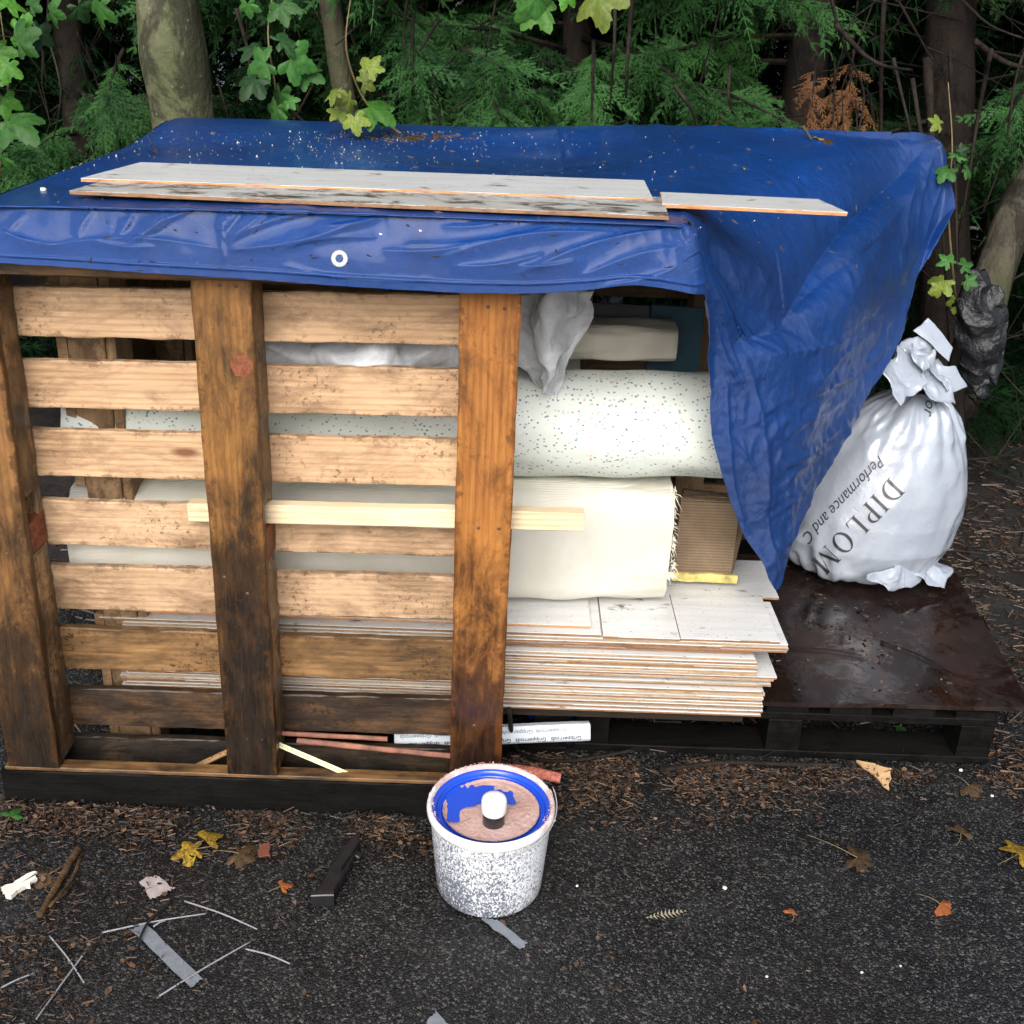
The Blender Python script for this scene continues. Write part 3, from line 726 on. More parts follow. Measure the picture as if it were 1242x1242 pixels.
# ------------------------------------------------------------------ blue tarpaulin
def cr(P, t):
    """Catmull-Rom through list P at parameter t"""
    n = len(P); t = max(0, min(n - 1 - 1e-9, t)); i = int(t); u = t - i
    p1, p2 = P[i], P[i + 1]; p0 = P[i - 1] if i > 0 else p1 * 2 - p2; p3 = P[i + 2] if i + 2 < n else p2 * 2 - p1
    return .5 * (2 * p1 + (p2 - p0) * u + (2 * p0 - 5 * p1 + 4 * p2 - p3) * u * u + (3 * p1 - p0 - 3 * p2 + p3) * u ** 3)
def build_tarp():
    A = lambda px, py, Y: np.array([*aY(px, py, Y), px, py])     # world point and its surface coordinates for the creases
    cols = []
    fold = [(-30, 249), (0, 250), (80, 251), (160, 253), (240, 254), (320, 256), (400, 258), (480, 261), (560, 264), (640, 267), (710, 269), (770, 271), (822, 274)]
    bot = [(-30, 316), (0, 319), (80, 324), (160, 330), (240, 335), (320, 340), (400, 346), (480, 351), (560, 355), (640, 356), (710, 352), (770, 346), (835, 356)]
    bk = [(222, 149), (238, 147), (280, 148), (320, 149), (370, 151), (420, 153), (470, 155), (530, 157), (590, 158), (650, 158), (705, 157), (755, 156), (798, 156)]
    for i, (f_, b_, k_) in enumerate(zip(fold, bot, bk)):
        F = A(*f_, 1.93); K = A(*k_, 3.2 if i else 3.17); D = A(*b_, 1.893)
        down = K.copy(); down[2] -= .25; down[1] += .03; down[4] -= 60
        lo = F.copy(); lo[:3] += (K[:3] - F[:3]) * .016; lo[4] -= 1
        hi = F * .93 + D * .07
        m1 = K * .62 + F * .38; m2 = K * .28 + F * .72
        for m_, w_ in ((m1, 1), (m2, .6)): m_[2] -= .013 * w_ * (.5 + .5 * math.sin(i * .9))
        md = F * .45 + D * .55; md[1] -= .006
        cols.append([down, K, m1, m2, lo, F, hi, md, D])
    # left hanging side, outside the frame
    c0 = []
    for k, p in enumerate(cols[0]):
        q = p.copy(); q[0] -= .05; q[2] -= .22 if 0 < k < 6 else .1; q[3] -= 70; c0.append(q)
    e0 = []
    for k, p in enumerate(cols[0]):
        q = p.copy(); q[0] -= .007; q[2] -= .022 if 0 < k < 6 else .004; q[3] -= 5; e0.append(q)
    cols.insert(0, e0); cols.insert(0, c0)
    R5 = [[(818, 156, 3.2), (835, 215, 2.45), (838, 276, 1.965), (848, 325, 1.955), (857, 369, 1.96)],
          [(850, 157, 3.2), (872, 222, 2.45), (872, 320, 2.06), (866, 400, 2.07), (861, 452, 2.08)],
          [(890, 158, 3.2), (915, 235, 2.44), (905, 370, 2.13), (882, 470, 2.12), (863, 530, 2.12)],
          [(930, 159, 3.2), (955, 250, 2.46), (938, 410, 2.2), (905, 540, 2.17), (893, 630, 2.17)],
          [(965, 161, 3.2), (990, 258, 2.5), (962, 440, 2.26), (938, 590, 2.22), (920, 676, 2.20)],
          [(998, 162, 3.2), (1018, 264, 2.55), (985, 445, 2.33), (958, 610, 2.27), (945, 716, 2.24)],
          [(1028, 164, 3.2), (1045, 268, 2.62), (1010, 440, 2.42), (980, 560, 2.36), (962, 650, 2.30)],
          [(1055, 165, 3.2), (1070, 270, 2.72), (1035, 415, 2.56), (1005, 510, 2.46), (985, 600, 2.40)],
          [(1080, 166, 3.2), (1092, 262, 2.86), (1062, 385, 2.70), (1038, 460, 2.62), (1018, 545, 2.52)],
          [(1102, 167, 3.2), (1110, 250, 2.96), (1088, 355, 2.84), (1070, 420, 2.76), (1052, 482, 2.68)],
          [(1122, 170, 3.19), (1126, 240, 3.05), (1110, 320, 2.98), (1100, 370, 2.9), (1090, 415, 2.83)],
          [(1136, 176, 3.17), (1142, 225, 3.12), (1134, 275, 3.08), (1120, 310, 3.03), (1106, 350, 2.98)],
          [(1143, 188, 3.15), (1152, 220, 3.12), (1159, 250, 3.08), (1146, 278, 3.04), (1126, 312, 3.02)]]
    for r in R5:
        P = [A(*q) for q in r]; down = P[0].copy(); down[2] -= .25; down[1] += .03
        g = [down, P[0]] + [cr(P, t) for t in (.7, 1.5, 1.95, 2.05, 2.2)] + [cr(P, 3), P[4]]
        cols.append(g)
    nc = len(cols); rows_n = [6, 46, 46, 44, 7, 5, 52, 52]; per = 28
    ts = []
    for k, n in enumerate(rows_n): ts += [k + q / n for q in range(n)]
    ts.append(8.0)
    C = []
    for c in cols:
        C.append([cr(c, t) for t in ts])
    us = [i + q / per for i in range(nc - 1) for q in range(per)] + [nc - 1.0]
    nu, nv = len(us), len(ts)
    G = np.zeros((nu, nv, 5))
    for j in range(nv):
        P = [C[i][j] for i in range(nc)]
        for a, u in enumerate(us): G[a, j] = cr(P, u)
    P3 = G[..., :3].copy(); S = G[..., 3:]
    # normals
    du = np.gradient(P3, axis=0); dv = np.gradient(P3, axis=1); N = np.cross(du, dv); N /= np.linalg.norm(N, axis=2, keepdims=True) + 1e-9
    N[N[..., 1] > .3] *= 1
    tocam = np.array([0, 0, 1.6]) - P3; s = np.sign((N * tocam).sum(2)); s[:, :8] = s[:, 8:9]; N *= s[..., None]
    X, Y = S[..., 0], S[..., 1]; D = np.zeros((nu, nv))
    def crease(x0, y0, x1, y1, w, amp, sharp=1.0):
        nonlocal D
        dx, dy = x1 - x0, y1 - y0; L2 = dx * dx + dy * dy; t = ((X - x0) * dx + (Y - y0) * dy) / L2; tc = np.clip(t, 0, 1)
        # a slight bow and wander
        bow = math.sqrt(L2) * .05 * np.sin(tc * math.pi) * (1 if (x0 + y1) % 2 < 1 else -1)
        d = ((X - x0) * dy - (Y - y0) * dx) / math.sqrt(L2) + bow; end = np.where((t < 0) | (t > 1), np.hypot(X - x0 - tc * dx, Y - y0 - tc * dy), 0)
        fade = np.sin(np.clip(t * .9 + .1, 0, 1) * math.pi) ** .6
        side_ = np.where(d > 0, .55, 1.5); e = 1.25 * np.exp(-(np.abs(d) / (w * side_)) ** 1.05)
        D += .72 * amp * fade * e * np.exp(-(end / (w * 1.5)) ** 2)
    front = [(114, 257, 96, 288, 4, .004), (163, 259, 145, 288, 4, .005), (205, 259, 182, 286, 4, .005), (229, 257, 160, 297, 5, .007), (30, 262, 6, 292, 4, .004), (0, 278, 70, 296, 5, .006),
             (279, 257, 268, 280, 3.5, .005), (290, 257, 270, 288, 3.5, .005), (324, 258, 272, 291, 5, .007), (372, 259, 275, 296, 6, .008), (450, 266, 276, 303, 7, .009), (450, 288, 330, 306, 5, .006),
             (60, 297, 270, 301, 5, .005), (272, 258, 279, 330, 3, .004), (500, 296, 690, 270, 7, .008), (545, 309, 745, 282, 7, .009), (470, 303, 600, 290, 5, .006), (635, 328, 822, 278, 8, .010),
             (632, 322, 710, 312, 5, .006), (715, 330, 830, 300, 7, .007), (740, 345, 832, 318, 6, .006), (350, 322, 530, 338, 5, .004), (120, 292, 190, 298, 4, .004), (560, 322, 660, 306, 5, .006), (390, 275, 470, 262, 5, .006), (540, 275, 620, 266, 5, .005)]
    for q in front: crease(*q)
    # hem along the front
    hem_t = np.array(ts); hem = np.exp(-((hem_t - 7.68) / .05) ** 2)[None, :] * .003 * (X < 860); D += hem
    right = [(838, 275, 858, 366, 7, .012), (1115, 195, 960, 405, 34, -.060), (975, 400, 890, 425, 26, -.040), (1060, 300, 960, 400, 12, -.02), (860, 290, 950, 400, 22, -.025), (1135, 190, 1000, 350, 14, .010), (850, 285, 900, 420, 14, .010), (880, 300, 960, 420, 16, .012),
             (1118, 200, 1098, 300, 5, .010), (1130, 200, 1110, 310, 4, .008), (1140, 230, 1115, 320, 4, .008), (905, 430, 1040, 405, 12, .010), (880, 470, 905, 650, 7, .009), (905, 440, 925, 640, 9, .010),
             (930, 560, 945, 700, 5, .007), (1060, 400, 985, 470, 7, .010), (1075, 420, 980, 480, 6, .009), (1040, 455, 975, 480, 5, .008), (1010, 525, 950, 565, 5, .010), (1000, 545, 948, 590, 5, .010), (990, 570, 952, 620, 4, .010),
             (985, 590, 955, 660, 4, .010), (875, 520, 915, 580, 5, .006), (870, 400, 900, 470, 6, .007), (1070, 300, 1020, 400, 10, .006), (900, 200, 1080, 178, 10, .006), (790, 162, 850, 215, 6, .007), (760, 165, 800, 200, 6, .006), (1000, 500, 940, 540, 6, .006), (960, 480, 900, 520, 6, .006)]
    for q in right: crease(*q)
    # packing folds across the flat top
    for x in (330, 560, 690): crease(x + (x - 621) * -.35, 150, x, 262, 2.5, .003)
    crease(150, 205, 830, 200, 4, .003); crease(200, 178, 1000, 172, 4, .004)
    # general crumple
    on_front = 1 / (1 + np.exp(-(np.array(ts) - 5.2) * 8))[None, :] * np.ones_like(X)
    rt = 1 / (1 + np.exp(-(X - 850) / 25)); low = 1 / (1 + np.exp(-(Y - 380) / 40))
    for a in range(nu):
        for j in range(nv):
            p = P3[a, j]; k = .0012 + .0014 * on_front[a, j] * (1 - rt[a, j]) + .0022 * rt[a, j] + .0028 * rt[a, j] * low[a, j]
            q1 = Vector((p[0] * 7, p[1] * 5, p[2] * 9)); q2 = Vector((p[0] * 26, p[1] * 14, p[2] * 15 + p[0] * 9)); q3 = Vector((p[0] * 40 + p[2] * 22, p[1] * 30, p[2] * 50))
            r2 = 1 - 2 * abs(mn.noise(q2))
            D[a, j] += k * (1.3 * mn.noise(q1) + .8 * r2 * abs(mn.noise(q1 * 1.3 + Vector((4, 4, 4)))) * 1.6 + .35 * mn.noise(q3) * (rt[a, j] * low[a, j] + .3))
    V = P3 + N * D[..., None]
    V[:, -1] += N[:, -1] * .0
    me = bpy.data.meshes.new('tarpaulin')
    idx = np.arange(nu * nv).reshape(nu, nv)
    q = np.stack([idx[:-1, :-1], idx[1:, :-1], idx[1:, 1:], idx[:-1, 1:]], -1).reshape(-1, 4)
    me = bigmesh('tarpaulin', V.reshape(-1, 3), q, M_tarp, 4); me.shade_smooth()
    root = bpy.data.objects.new('tarpaulin', me); col.objects.link(root)
    tag(root, 'wet blue tarpaulin draped over the pallet heap, its corner hanging down at the right', 'tarpaulin')
    md = root.modifiers.new('thickness', 'SOLIDIFY'); md.thickness = .0015; md.offset = -1
    bvh = BVHTree.FromPolygons([tuple(x) for x in V.reshape(-1, 3)], [tuple(int(y) for y in x) for x in q])
    return root, bvh
TARP, TB = build_tarp()
def on_tarp(px, py):
    for k in range(40):
        d = ray(px, py + k).normalized(); h = TB.ray_cast(Vector((0, 0, H)), d)
        if h[0] is not None: break
    return h[0], (h[1] if h[1].dot(d) < 0 else -h[1])
def eyelet():
    p, n = on_tarp(412, 314); B = basis((1, 0, 0), n); v = []; f = []; na, nb = 24, 8
    for i in range(na):
        a = 2 * math.pi * i / na
        for k in range(nb):
            b = 2 * math.pi * k / nb; r = .0105 + .0042 * math.cos(b); v.append(p + B @ Vector((r * math.cos(a), r * math.sin(a), .0015 + .0022 * math.sin(b))))
    for i in range(na):
        for k in range(nb): f.append((i * nb + k, ((i + 1) % na) * nb + k, ((i + 1) % na) * nb + (k + 1) % nb, i * nb + (k + 1) % nb))
    M = NT('eyelet_metal', rough=.3, color=(.8, .8, .78)); M.set('Metallic', .5)
    mesh('eyelet', v, f, M.m, parent=TARP, smooth=True)
    hv = [p + B @ Vector((.008 * math.cos(2 * math.pi * k / 16), .008 * math.sin(2 * math.pi * k / 16), .0012)) for k in range(16)]
    h = mesh('eyelet_hole', hv, [tuple(range(16))], simple('brass_dark', (.09, .06, .04), .6), parent=TARP)
eyelet()

# planks lying on the sheet
def top_plank(lf, rf, depth, lift, tilt, label, m, me_, skew=0, cut=0):
    a, _ = on_tarp(*lf); b, _ = on_tarp(*rf)
    zmax = max(a.z, b.z) + lift; a = aZ(*lf, zmax); b = aZ(*rf, zmax)
    d = (b - a).normalized(); back = Vector((-d.y, d.x, 0)).normalized() * depth
    L = (b - a).length; c = (a + b) / 2 + back / 2
    me = board_mesh('laminate_plank', L, depth, .0072, m, random.random() * 40, nseg=20, wob=.001, cham=.0008, mats=me_)
    if skew:
        for v_ in me.vertices:
            if v_.co.x > L / 2 - .01: v_.co.x += (v_.co.y / depth) * -skew
    if cut:
        for v_ in me.vertices:
            if v_.co.x < -L / 2 + .01: v_.co.x += (v_.co.y / depth + .5) * cut
    o = bpy.data.objects.new('laminate_plank', me); col.objects.link(o); o.location = c; o.location.z += depth / 2 * math.sin(R(tilt)); o.rotation_euler = (Matrix.Rotation(math.atan2(d.y, d.x), 3, 'Z') @ Matrix.Rotation(R(tilt), 3, 'X')).to_euler()
    return tag(o, label, 'laminate plank', 'laminate planks on the blue sheet')
top_plank((98, 216), (792, 241), .19, .0125, 2.9, 'clean grey-white laminate plank on the blue sheet, rearmost of the three', M_lamtop, M_edge_orange, 0, .05)
top_plank((84, 231), (811, 262), .175, .010, 2.6, 'mud-streaked laminate plank lying along the front of the blue sheet', M_lamdirty, M_edge, 0, .03)
top_plank((803, 247), (1016, 257), .12, .012, 2.5, 'short white laminate plank with bright orange edge at the right on the sheet', M_lamtop, M_edge_orange, .035)

# flecks, leaves and twigs on the sheet
def fleck_cloud():
    v = []; f = []; rs = random.Random(9)
    for k in range(800):
        px = rs.gauss(430, 170) if rs.random() < .75 else rs.uniform(60, 1080); py = 160 + abs(rs.gauss(0, 26)) if px < 830 else rs.uniform(170, 500)
        h = on_tarp(px, py) if 20 < px < 1120 and 156 < py < 520 else None
        if not h: continue
        p, n = h; s = rs.uniform(.001, .0032) * (1.7 if rs.random() < .06 else 1); i = len(v)
        v += [p + Vector((rs.uniform(-s, s), rs.uniform(-s, s), 0)) + n * .0005 for _ in range(3)] + [p + n * (s * 1.3)]
        f += [(i, i + 1, i + 3), (i + 1, i + 2, i + 3), (i + 2, i, i + 3)]
    o = mesh('pale_flecks', v, f, simple('dull_white_fleck', (.42, .42, .38), .7, 60, .4)); o['kind'] = 'stuff'; tag(o, 'tiny pale flecks scattered over the blue sheet', 'debris')
fleck_cloud()
def crumb_cloud():
    v = []; f = []; rs = random.Random(19); m = simple('rotten_leaf_crumbs', (.045, .028, .014), .6, 40, .5)
    for k in range(330):
        if rs.random() < .55: px, py = rs.gauss(500, 45), 167 + rs.gauss(0, 3.5)
        else: px, py = rs.uniform(60, 1090), rs.uniform(160, 330)
        if not (30 < px < 1110 and 160 < py < 520): continue
        p, n = on_tarp(px, py); a = rs.uniform(0, 6.28); l = rs.uniform(.002, .011); w = rs.uniform(.0008, .003); d = Vector((math.cos(a), math.sin(a), 0)); d = (d - n * d.dot(n)).normalized(); s_ = n.cross(d); i = len(v); p = p + n * .001
        v += [p - d * l, p + s_ * w, p + d * l + n * .002, p - s_ * w * .8, p + n * .003]; f += [(i, i + 1, i + 4), (i + 1, i + 2, i + 4), (i + 2, i + 3, i + 4), (i + 3, i, i + 4)]
    o = mesh('leaf_crumbs', v, f, m); tag(o, 'rotten leaf crumbs and needles lying on the blue sheet', 'debris', kind='stuff')
crumb_cloud()
def lump(name, p, s, m, label, cat, seed=1, flat=.7):
    v = []; f = []; n = 8
    for j in range(1, 5):
        for k in range(n):
            th = math.pi * j / 5; a = 2 * math.pi * k / n; r = 1 + .5 * mn.noise(Vector((j, k * .9, seed * 3)))
            v.append(p + Vector((math.sin(th) * math.cos(a) * r, math.sin(th) * math.sin(a) * r, (math.cos(th) + .7) * r * flat)) * s)
    for j in range(3):
        for k in range(n): f.append((j * n + k, (j + 1) * n + k, (j + 1) * n + (k + 1) % n, j * n + (k + 1) % n))
    f.append(tuple(range(n))); f.append(tuple(reversed(range(3 * n, 4 * n))))
    return tag(mesh(name, v, f, m, smooth=True), label, cat)
for k, (px, py, s) in enumerate([(433, 252, .006), (53, 232, .006), (462, 285, .003), (510, 281, .003)]):
    p, n = on_tarp(px, py); lump('foam_crumb', p, s, M_white, ['pair-sized white foam crumb on the sheet just in front of the muddy plank', 'white foam crumb on the sheet at the far left of the planks', 'white crumb caught on the front drape above the eyelet', 'right-hand white crumb on the front drape'][k], 'crumb', k)

# ------------------------------------------------------------------ leaves
def leaf_mat(name, a, b, transl=True, rough=.5):
    M = NT(name, rough=rough, spec=.22)
    v = M.vec((1, 1, 1), rnd=3); f = M.noise(v, 14, 4, .6)
    c = M.mix(M.ramp(f, [(.35, 0), (.65, 1)]), a, b)
    hv = M.n('HueSaturation'); M.i(hv, 'Value', M.math('ADD', M.math('MULTIPLY', M.rnd(), .6), .7)); M.i(hv, 'Color', c)
    M.set('Base Color', hv.outputs[0])
    if transl: M.set('Transmission Weight', 0); M.set('Subsurface Weight', 0)
    M.bump(f, .3, .003); return M.m
M_lgreen = leaf_mat('green_sycamore_leaf', (.02, .075, .015), (.04, .125, .022))
M_lbright = leaf_mat('bright_leaf', (.03, .11, .013), (.06, .17, .02))
M_lyellow = leaf_mat('yellow_green_leaf', (.07, .12, .018), (.15, .18, .03))
M_ldark = leaf_mat('dark_leaf', (.01, .032, .01), (.018, .055, .015))
M_lautumn = leaf_mat('yellow_brown_leaf', (.10, .05, .012), (.32, .22, .018))
M_lbrown = leaf_mat('brown_leaf', (.035, .022, .012), (.075, .045, .022))
M_lorange = leaf_mat('orange_brown_leaf', (.26, .07, .02), (.36, .13, .04))
M_stem = simple('thin_stem', (.16, .12, .05), .6, 30)
def syc_mesh(name, m, seed=0, curl=.25, lobes=5):
    rs = random.Random(seed); out = []
    angs = [-2.05, -1.05, 0, 1.05, 2.05] if lobes == 5 else [-1.2, 0, 1.2]
    lens = [.55, .85, 1, .85, .55] if lobes == 5 else [.8, 1, .8]
    for i, (a, L) in enumerate(zip(angs, lens)):
        L *= rs.uniform(.9, 1.08)
        if i > 0:
            am = (angs[i - 1] + a) / 2; out.append((am, .64 * (lens[i - 1] + L) / 2 * 1.0))
        for da, r in ((-.40, .66), (-.33, .80), (-.24, .80), (-.14, .93), (0, 1), (.14, .93), (.24, .80), (.33, .80), (.40, .66)): out.append((a + da, L * r * rs.uniform(.96, 1.03)))
    v = [(0, 0, 0)]; 
    for a, r in out:
        x, y = math.sin(a) * r, math.cos(a) * r; v.append((x, y, -curl * (x * x + y * y) * .8 + .05 * math.sin(a * 5 + seed)))
    for a, r in out:
        x, y = math.sin(a) * r * .5, math.cos(a) * r * .5; v.append((x, y, -curl * (x * x + y * y) * .8 + .04 * math.cos(a * 6)))
    n = len(out); f = []
    for i in range(n - 1): f += [(1 + i, 2 + i, n + 2 + i, n + 1 + i), (n + 1 + i, n + 2 + i, 0)]
    v = [(x * .5, y * .5, z * .5) for x, y, z in v]
    me = bpy.data.meshes.new(name); me.from_pydata(v, [], f); me.materials.append(m); me.update(); me.shade_smooth(); return me
LM = {}
def leafmesh(m, k, lobes=5):
    key = (m.name, k, lobes)
    if key not in LM: LM[key] = syc_mesh('leaf', m, k, .5, lobes)
    return LM[key]
def place_leaf(p, size, m, nrm, tipdir, parent=None, k=0, name='leaf', lobes=5):
    o = bpy.data.objects.new(name, leafmesh(m, k % 4, lobes)); col.objects.link(o)
    t = Vector(tipdir); z = Vector(nrm).normalized(); y = (t - z * t.dot(z)).normalized(); x = y.cross(z)
    o.location = p; o.rotation_euler = Matrix((x, y, z)).transposed().to_euler(); o.scale = (size * 1.1,) * 3
    if parent: attach(o, parent)
    return o
def bar(name, pts, r, m, parent=None, n=5, ns=5):
    sp_ = spline(pts, ns); rr = [r * (1 - .6 * i / (len(sp_) - 1)) for i in range(len(sp_))] if not isinstance(r, (list, tuple)) else [r[0] + (r[1] - r[0]) * i / (len(sp_) - 1) for i in range(len(sp_))]
    v, f = tube(sp_, rr, n); return mesh(name, v, f, m, parent=parent, smooth=True)

def sapling(name, label, Y, stempx, leaves, cat='sapling', r=.004):
    """stempx: pixel path of the stem at depth Y; leaves: (px,py,size,material,tip angle deg, k)"""
    rs = random.Random(label)
    p0 = aY(*stempx[0], Y); root = empty(name, p0, label, cat)
    bar('stem', [aY(px, py, Y + .04 * rs.uniform(-1, 1)) for px, py in stempx], r, M_stem, root)
    for k, (px, py, s, m, ang) in enumerate(leaves):
        p = aY(px, py, Y - .06 + rs.uniform(-.05, .05)); t = Vector((math.sin(R(ang)), rs.uniform(-.3, .3), math.cos(R(ang))))
        place_leaf(p, s * rs.uniform(.65, 1.15), m, Vector((rs.uniform(-.9, .9), -1, rs.uniform(-.3, 1.6))), t, root, k)
    return root
sapling('sycamore_sapling', 'bright green broad-leaved sapling at the far left edge in front of the conifers', 3.0, [(-10, 330), (0, 200), (10, 100), (-5, -20)],
        [(8, 8, .16, M_lbright, 20), (20, 40, .15, M_lbright, 100), (-5, 62, .16, M_lbright, 150), (22, 52, .13, M_lgreen, 60), (8, 78, .14, M_lbright, 190), (-8, 95, .15, M_lbright, 240), (4, 118, .12, M_lbright, 170), (12, 146, .14, M_lgreen, 130),
         (-6, 165, .14, M_lgreen, 200), (2, 190, .11, M_lgreen, 190), (36, 6, .13, M_lgreen, 60), (60, 14, .12, M_lgreen, 100), (45, 40, .1, M_ldark, 120), (-10, 20, .15, M_lgreen, 270)])
sapling('sycamore_sapling', 'dark green broad-leaved sapling between the pale trunk and the thin grey trunk', 3.3, [(330, 200), (335, 120), (325, 40), (335, -30)],
        [(310, 96, .13, M_ldark, 200), (322, 76, .15, M_lgreen, 250), (352, 72, .14, M_lgreen, 100), (366, 90, .12, M_lgreen, 130), (340, 112, .12, M_lgreen, 190), (334, 130, .11, M_lgreen, 200), (350, 122, .1, M_lgreen, 140), (312, 60, .1, M_ldark, 300), (340, 50, .11, M_ldark, 40), (300, 5, .12, M_lgreen, 180), (340, 6, .12, M_lgreen, 160), (120, 3, .15, M_lgreen, 190), (95, 8, .12, M_ldark, 150)])
sapling('sycamore_sapling', 'yellow-green leafy shoot bending over the back edge of the blue sheet', 2.95, [(495, 168), (470, 150), (440, 118), (420, 60), (425, 0)],
        [(425, 120, .11, M_lyellow, 250), (440, 100, .12, M_lyellow, 60), (412, 135, .11, M_lyellow, 210), (448, 130, .14, M_lbright, 130), (430, 142, .11, M_lyellow, 170), (446, 84, .09, M_lyellow, 20), (462, 140, .10, M_lgreen, 110), (408, 112, .10, M_lyellow, 280)])
sapling('overhanging_branch', 'near green leaves hanging into the top of the picture above the sheet', 2.3, [(700, -110), (660, -60), (640, -20), (652, 0)],
        [(650, -3, .15, M_lgreen, 215), (655, 4, .10, M_lbright, 210), (686, -10, .10, M_lbright, 190), (725, -8, .11, M_lyellow, 160), (748, -14, .08, M_lbright, 140)], 'branch')
sapling('ivy_sapling', 'small green leafy plant at the right of the sheet beside the dark bag', 3.15, [(1170, 430), (1158, 350), (1150, 250), (1155, 180), (1150, 100)],
        [(1145, 340, .10, M_lyellow, 200), (1168, 322, .09, M_lgreen, 80), (1152, 318, .09, M_lgreen, 320), (1140, 350, .08, M_lyellow, 240), (1172, 340, .08, M_lgreen, 120), (1160, 365, .07, M_lyellow, 180),
         (1160, 190, .09, M_lgreen, 30), (1172, 205, .08, M_lgreen, 110), (1150, 205, .08, M_lgreen, 200), (1165, 185, .07, M_ldark, 60), (1140, 150, .07, M_lyellow, 280)])

# ------------------------------------------------------------------ trees
def bark(name, a, b, moss=None, sc=1):
    M = NT(name, rough=.8, spec=.2); v = M.vec((1, 1, .25), rnd=4)
    f = M.noise(v, 22 * sc, 6, .65); c = M.mix(M.ramp(f, [(.3, 0), (.7, 1)]), a, b)
    c = M.mix(M.ramp(M.noise(M.vec((1, 1, 1.5), rnd=2), 6, 5, .7), [(.5, 0), (.62, .7)]), c, tuple(x * .55 for x in a))
    if moss: c = M.mix(M.ramp(M.noise(M.vec((1, 1, .5), rnd=6), 5, 5), [(.45, 0), (.6, .7)]), c, moss)
    st = M.noise(M.vec((1, 1, .5), rnd=8), 3.2, 6, .7, .6); c = M.mix(M.ramp(st, [(.53, 0), (.58, .8)]), c, tuple(x * .22 for x in a)); lc = M.noise(M.vec((1, 1, 1), rnd=3), 38, 4, .7); c = M.mix(M.ramp(lc, [(.63, 0), (.70, .5)]), c, tuple(min(1, x * 1.7) for x in b)); M.set('Base Color', c).bump(M.math('ADD', f, M.math('MULTIPLY', lc, .5)), .9, .014); return M.m
M_bark_pale = bark('smooth_grey_bark', (.11, .11, .072), (.19, .18, .12), (.085, .10, .04), .6)
M_bark_dark = bark('dark_bark', (.011, .008, .0065), (.028, .021, .016))
M_bark_grey = bark('grey_bark', (.045, .042, .03), (.09, .08, .055), (.05, .055, .025))
M_twig = bark('twig_bark', (.010, .007, .006), (.034, .026, .020))
def trunk(name, pts, r0, r1, m, parent=None, n=14, seed=0):
    sp_ = spline(pts, 10); v, f = tube(sp_, [r0 + (r1 - r0) * i / (len(sp_) - 1) for i in range(len(sp_))], n)
    v = [p + Vector((mn.noise(p * 5 + Vector((seed, 0, 0))), mn.noise(p * 5 + Vector((0, seed, 7))), 0)) * r0 * .16 for p in v]
    return mesh(name, v, f, m, parent=parent, smooth=True)
# foliage spray of a cypress: flattened feather of fine needles
def frond_arrays(seed, L=.24, nside=11, droop=.35):
    rs = random.Random(seed); T = []
    def add(p, d, l, w, up):
        s = d.cross(up).normalized() * w; T.append((p - s, p + s, p + d * l))
    ax = []; 
    for i in range(nside + 1):
        t = i / nside; ax.append(Vector((.015 * math.sin(t * 3 + seed), L * t, -droop * L * t * t)))
    up = Vector((0, 0, 1))
    for i in range(nside):
        add(ax[i], (ax[i + 1] - ax[i]).normalized(), (ax[i + 1] - ax[i]).length * 1.3, .0022, up)
        t = i / nside; bl = L * (.42 * math.sin(min(1, t * 1.5 + .25) * math.pi * .55) * (1 - t * .75)) + .012
        for sgn in (-1, 1):
            if rs.random() < .08: continue
            d = Vector((sgn * rs.uniform(.45, .8), .8, -rs.uniform(-.1, .55))).normalized(); p = ax[i]; m_ = 4; bl *= rs.uniform(.55, 1.25)
            for k in range(m_):
                u = k / m_; q = p + d * bl * u + Vector((0, 0, -bl * u * u * .35))
                add(q, (d + Vector((0, 0, -.5 * u))).normalized(), bl / m_ * 1.5, .0026, up)
                for s2 in (-1, 1):
                    dd = (d + Vector((-d.y * s2, d.x * s2, 0)) * .65 + Vector((0, 0, rs.uniform(-.35, .15)))).normalized()
                    add(q, dd, bl * .34 * (1 - u * .5) * rs.uniform(.7, 1.2) + .005, .0026, up)
    return np.array([[tuple(a) for a in t] for t in T])     # n,3,3
FR = [frond_arrays(s, .19, 9, dr) for s, dr in ((1, .4), (2, .7), (3, 1.0), (4, .55))]
FR_S = [frond_arrays(s, .25, 6, dr) for s, dr in ((5, .3), (6, .6))]
def rotm(y, zhint, roll=0):
    y = Vector(y).normalized(); z = Vector(zhint); z = (z - y * z.dot(y)); z = z.normalized() if z.length > 1e-4 else Vector((1, 0, 0)); x = y.cross(z)
    return np.array(Matrix((x, y, z)).transposed() @ Matrix.Rotation(roll, 3, 'Y'))
def bough(p0, p1, nf, size, rs, out, fr, droop=.15):
    """fronds along a limb from p0 to p1"""
    p0, p1 = Vector(p0), Vector(p1); d = (p1 - p0); dn = d.normalized(); side = dn.cross(Vector((0, 0, 1))).normalized()
    for k in range(nf):
        t = .25 + .75 * (k + rs.random()) / nf; s = rs.choice((-1, 1)); p = p0 + d * t + Vector((0, 0, -droop * d.length * t * t))
        fd = (dn * rs.uniform(.5, 1.1) + side * s * rs.uniform(.2, 1.1) * (1.1 - t * .5) + Vector((rs.gauss(0, .25), 0, rs.uniform(-.8, .15)))).normalized()
        if k == nf - 1: fd = (dn + Vector((0, 0, -.2))).normalized()
        Rm = rotm(fd, (rs.uniform(-.7, .7), rs.uniform(-1.3, .1), 1), rs.uniform(-.6, .6)); sc = size * rs.uniform(.6, 1.15)
        A = fr[rs.randrange(len(fr))]; out.append((A.reshape(-1, 3) @ Rm.T * sc + np.array(tuple(p))))
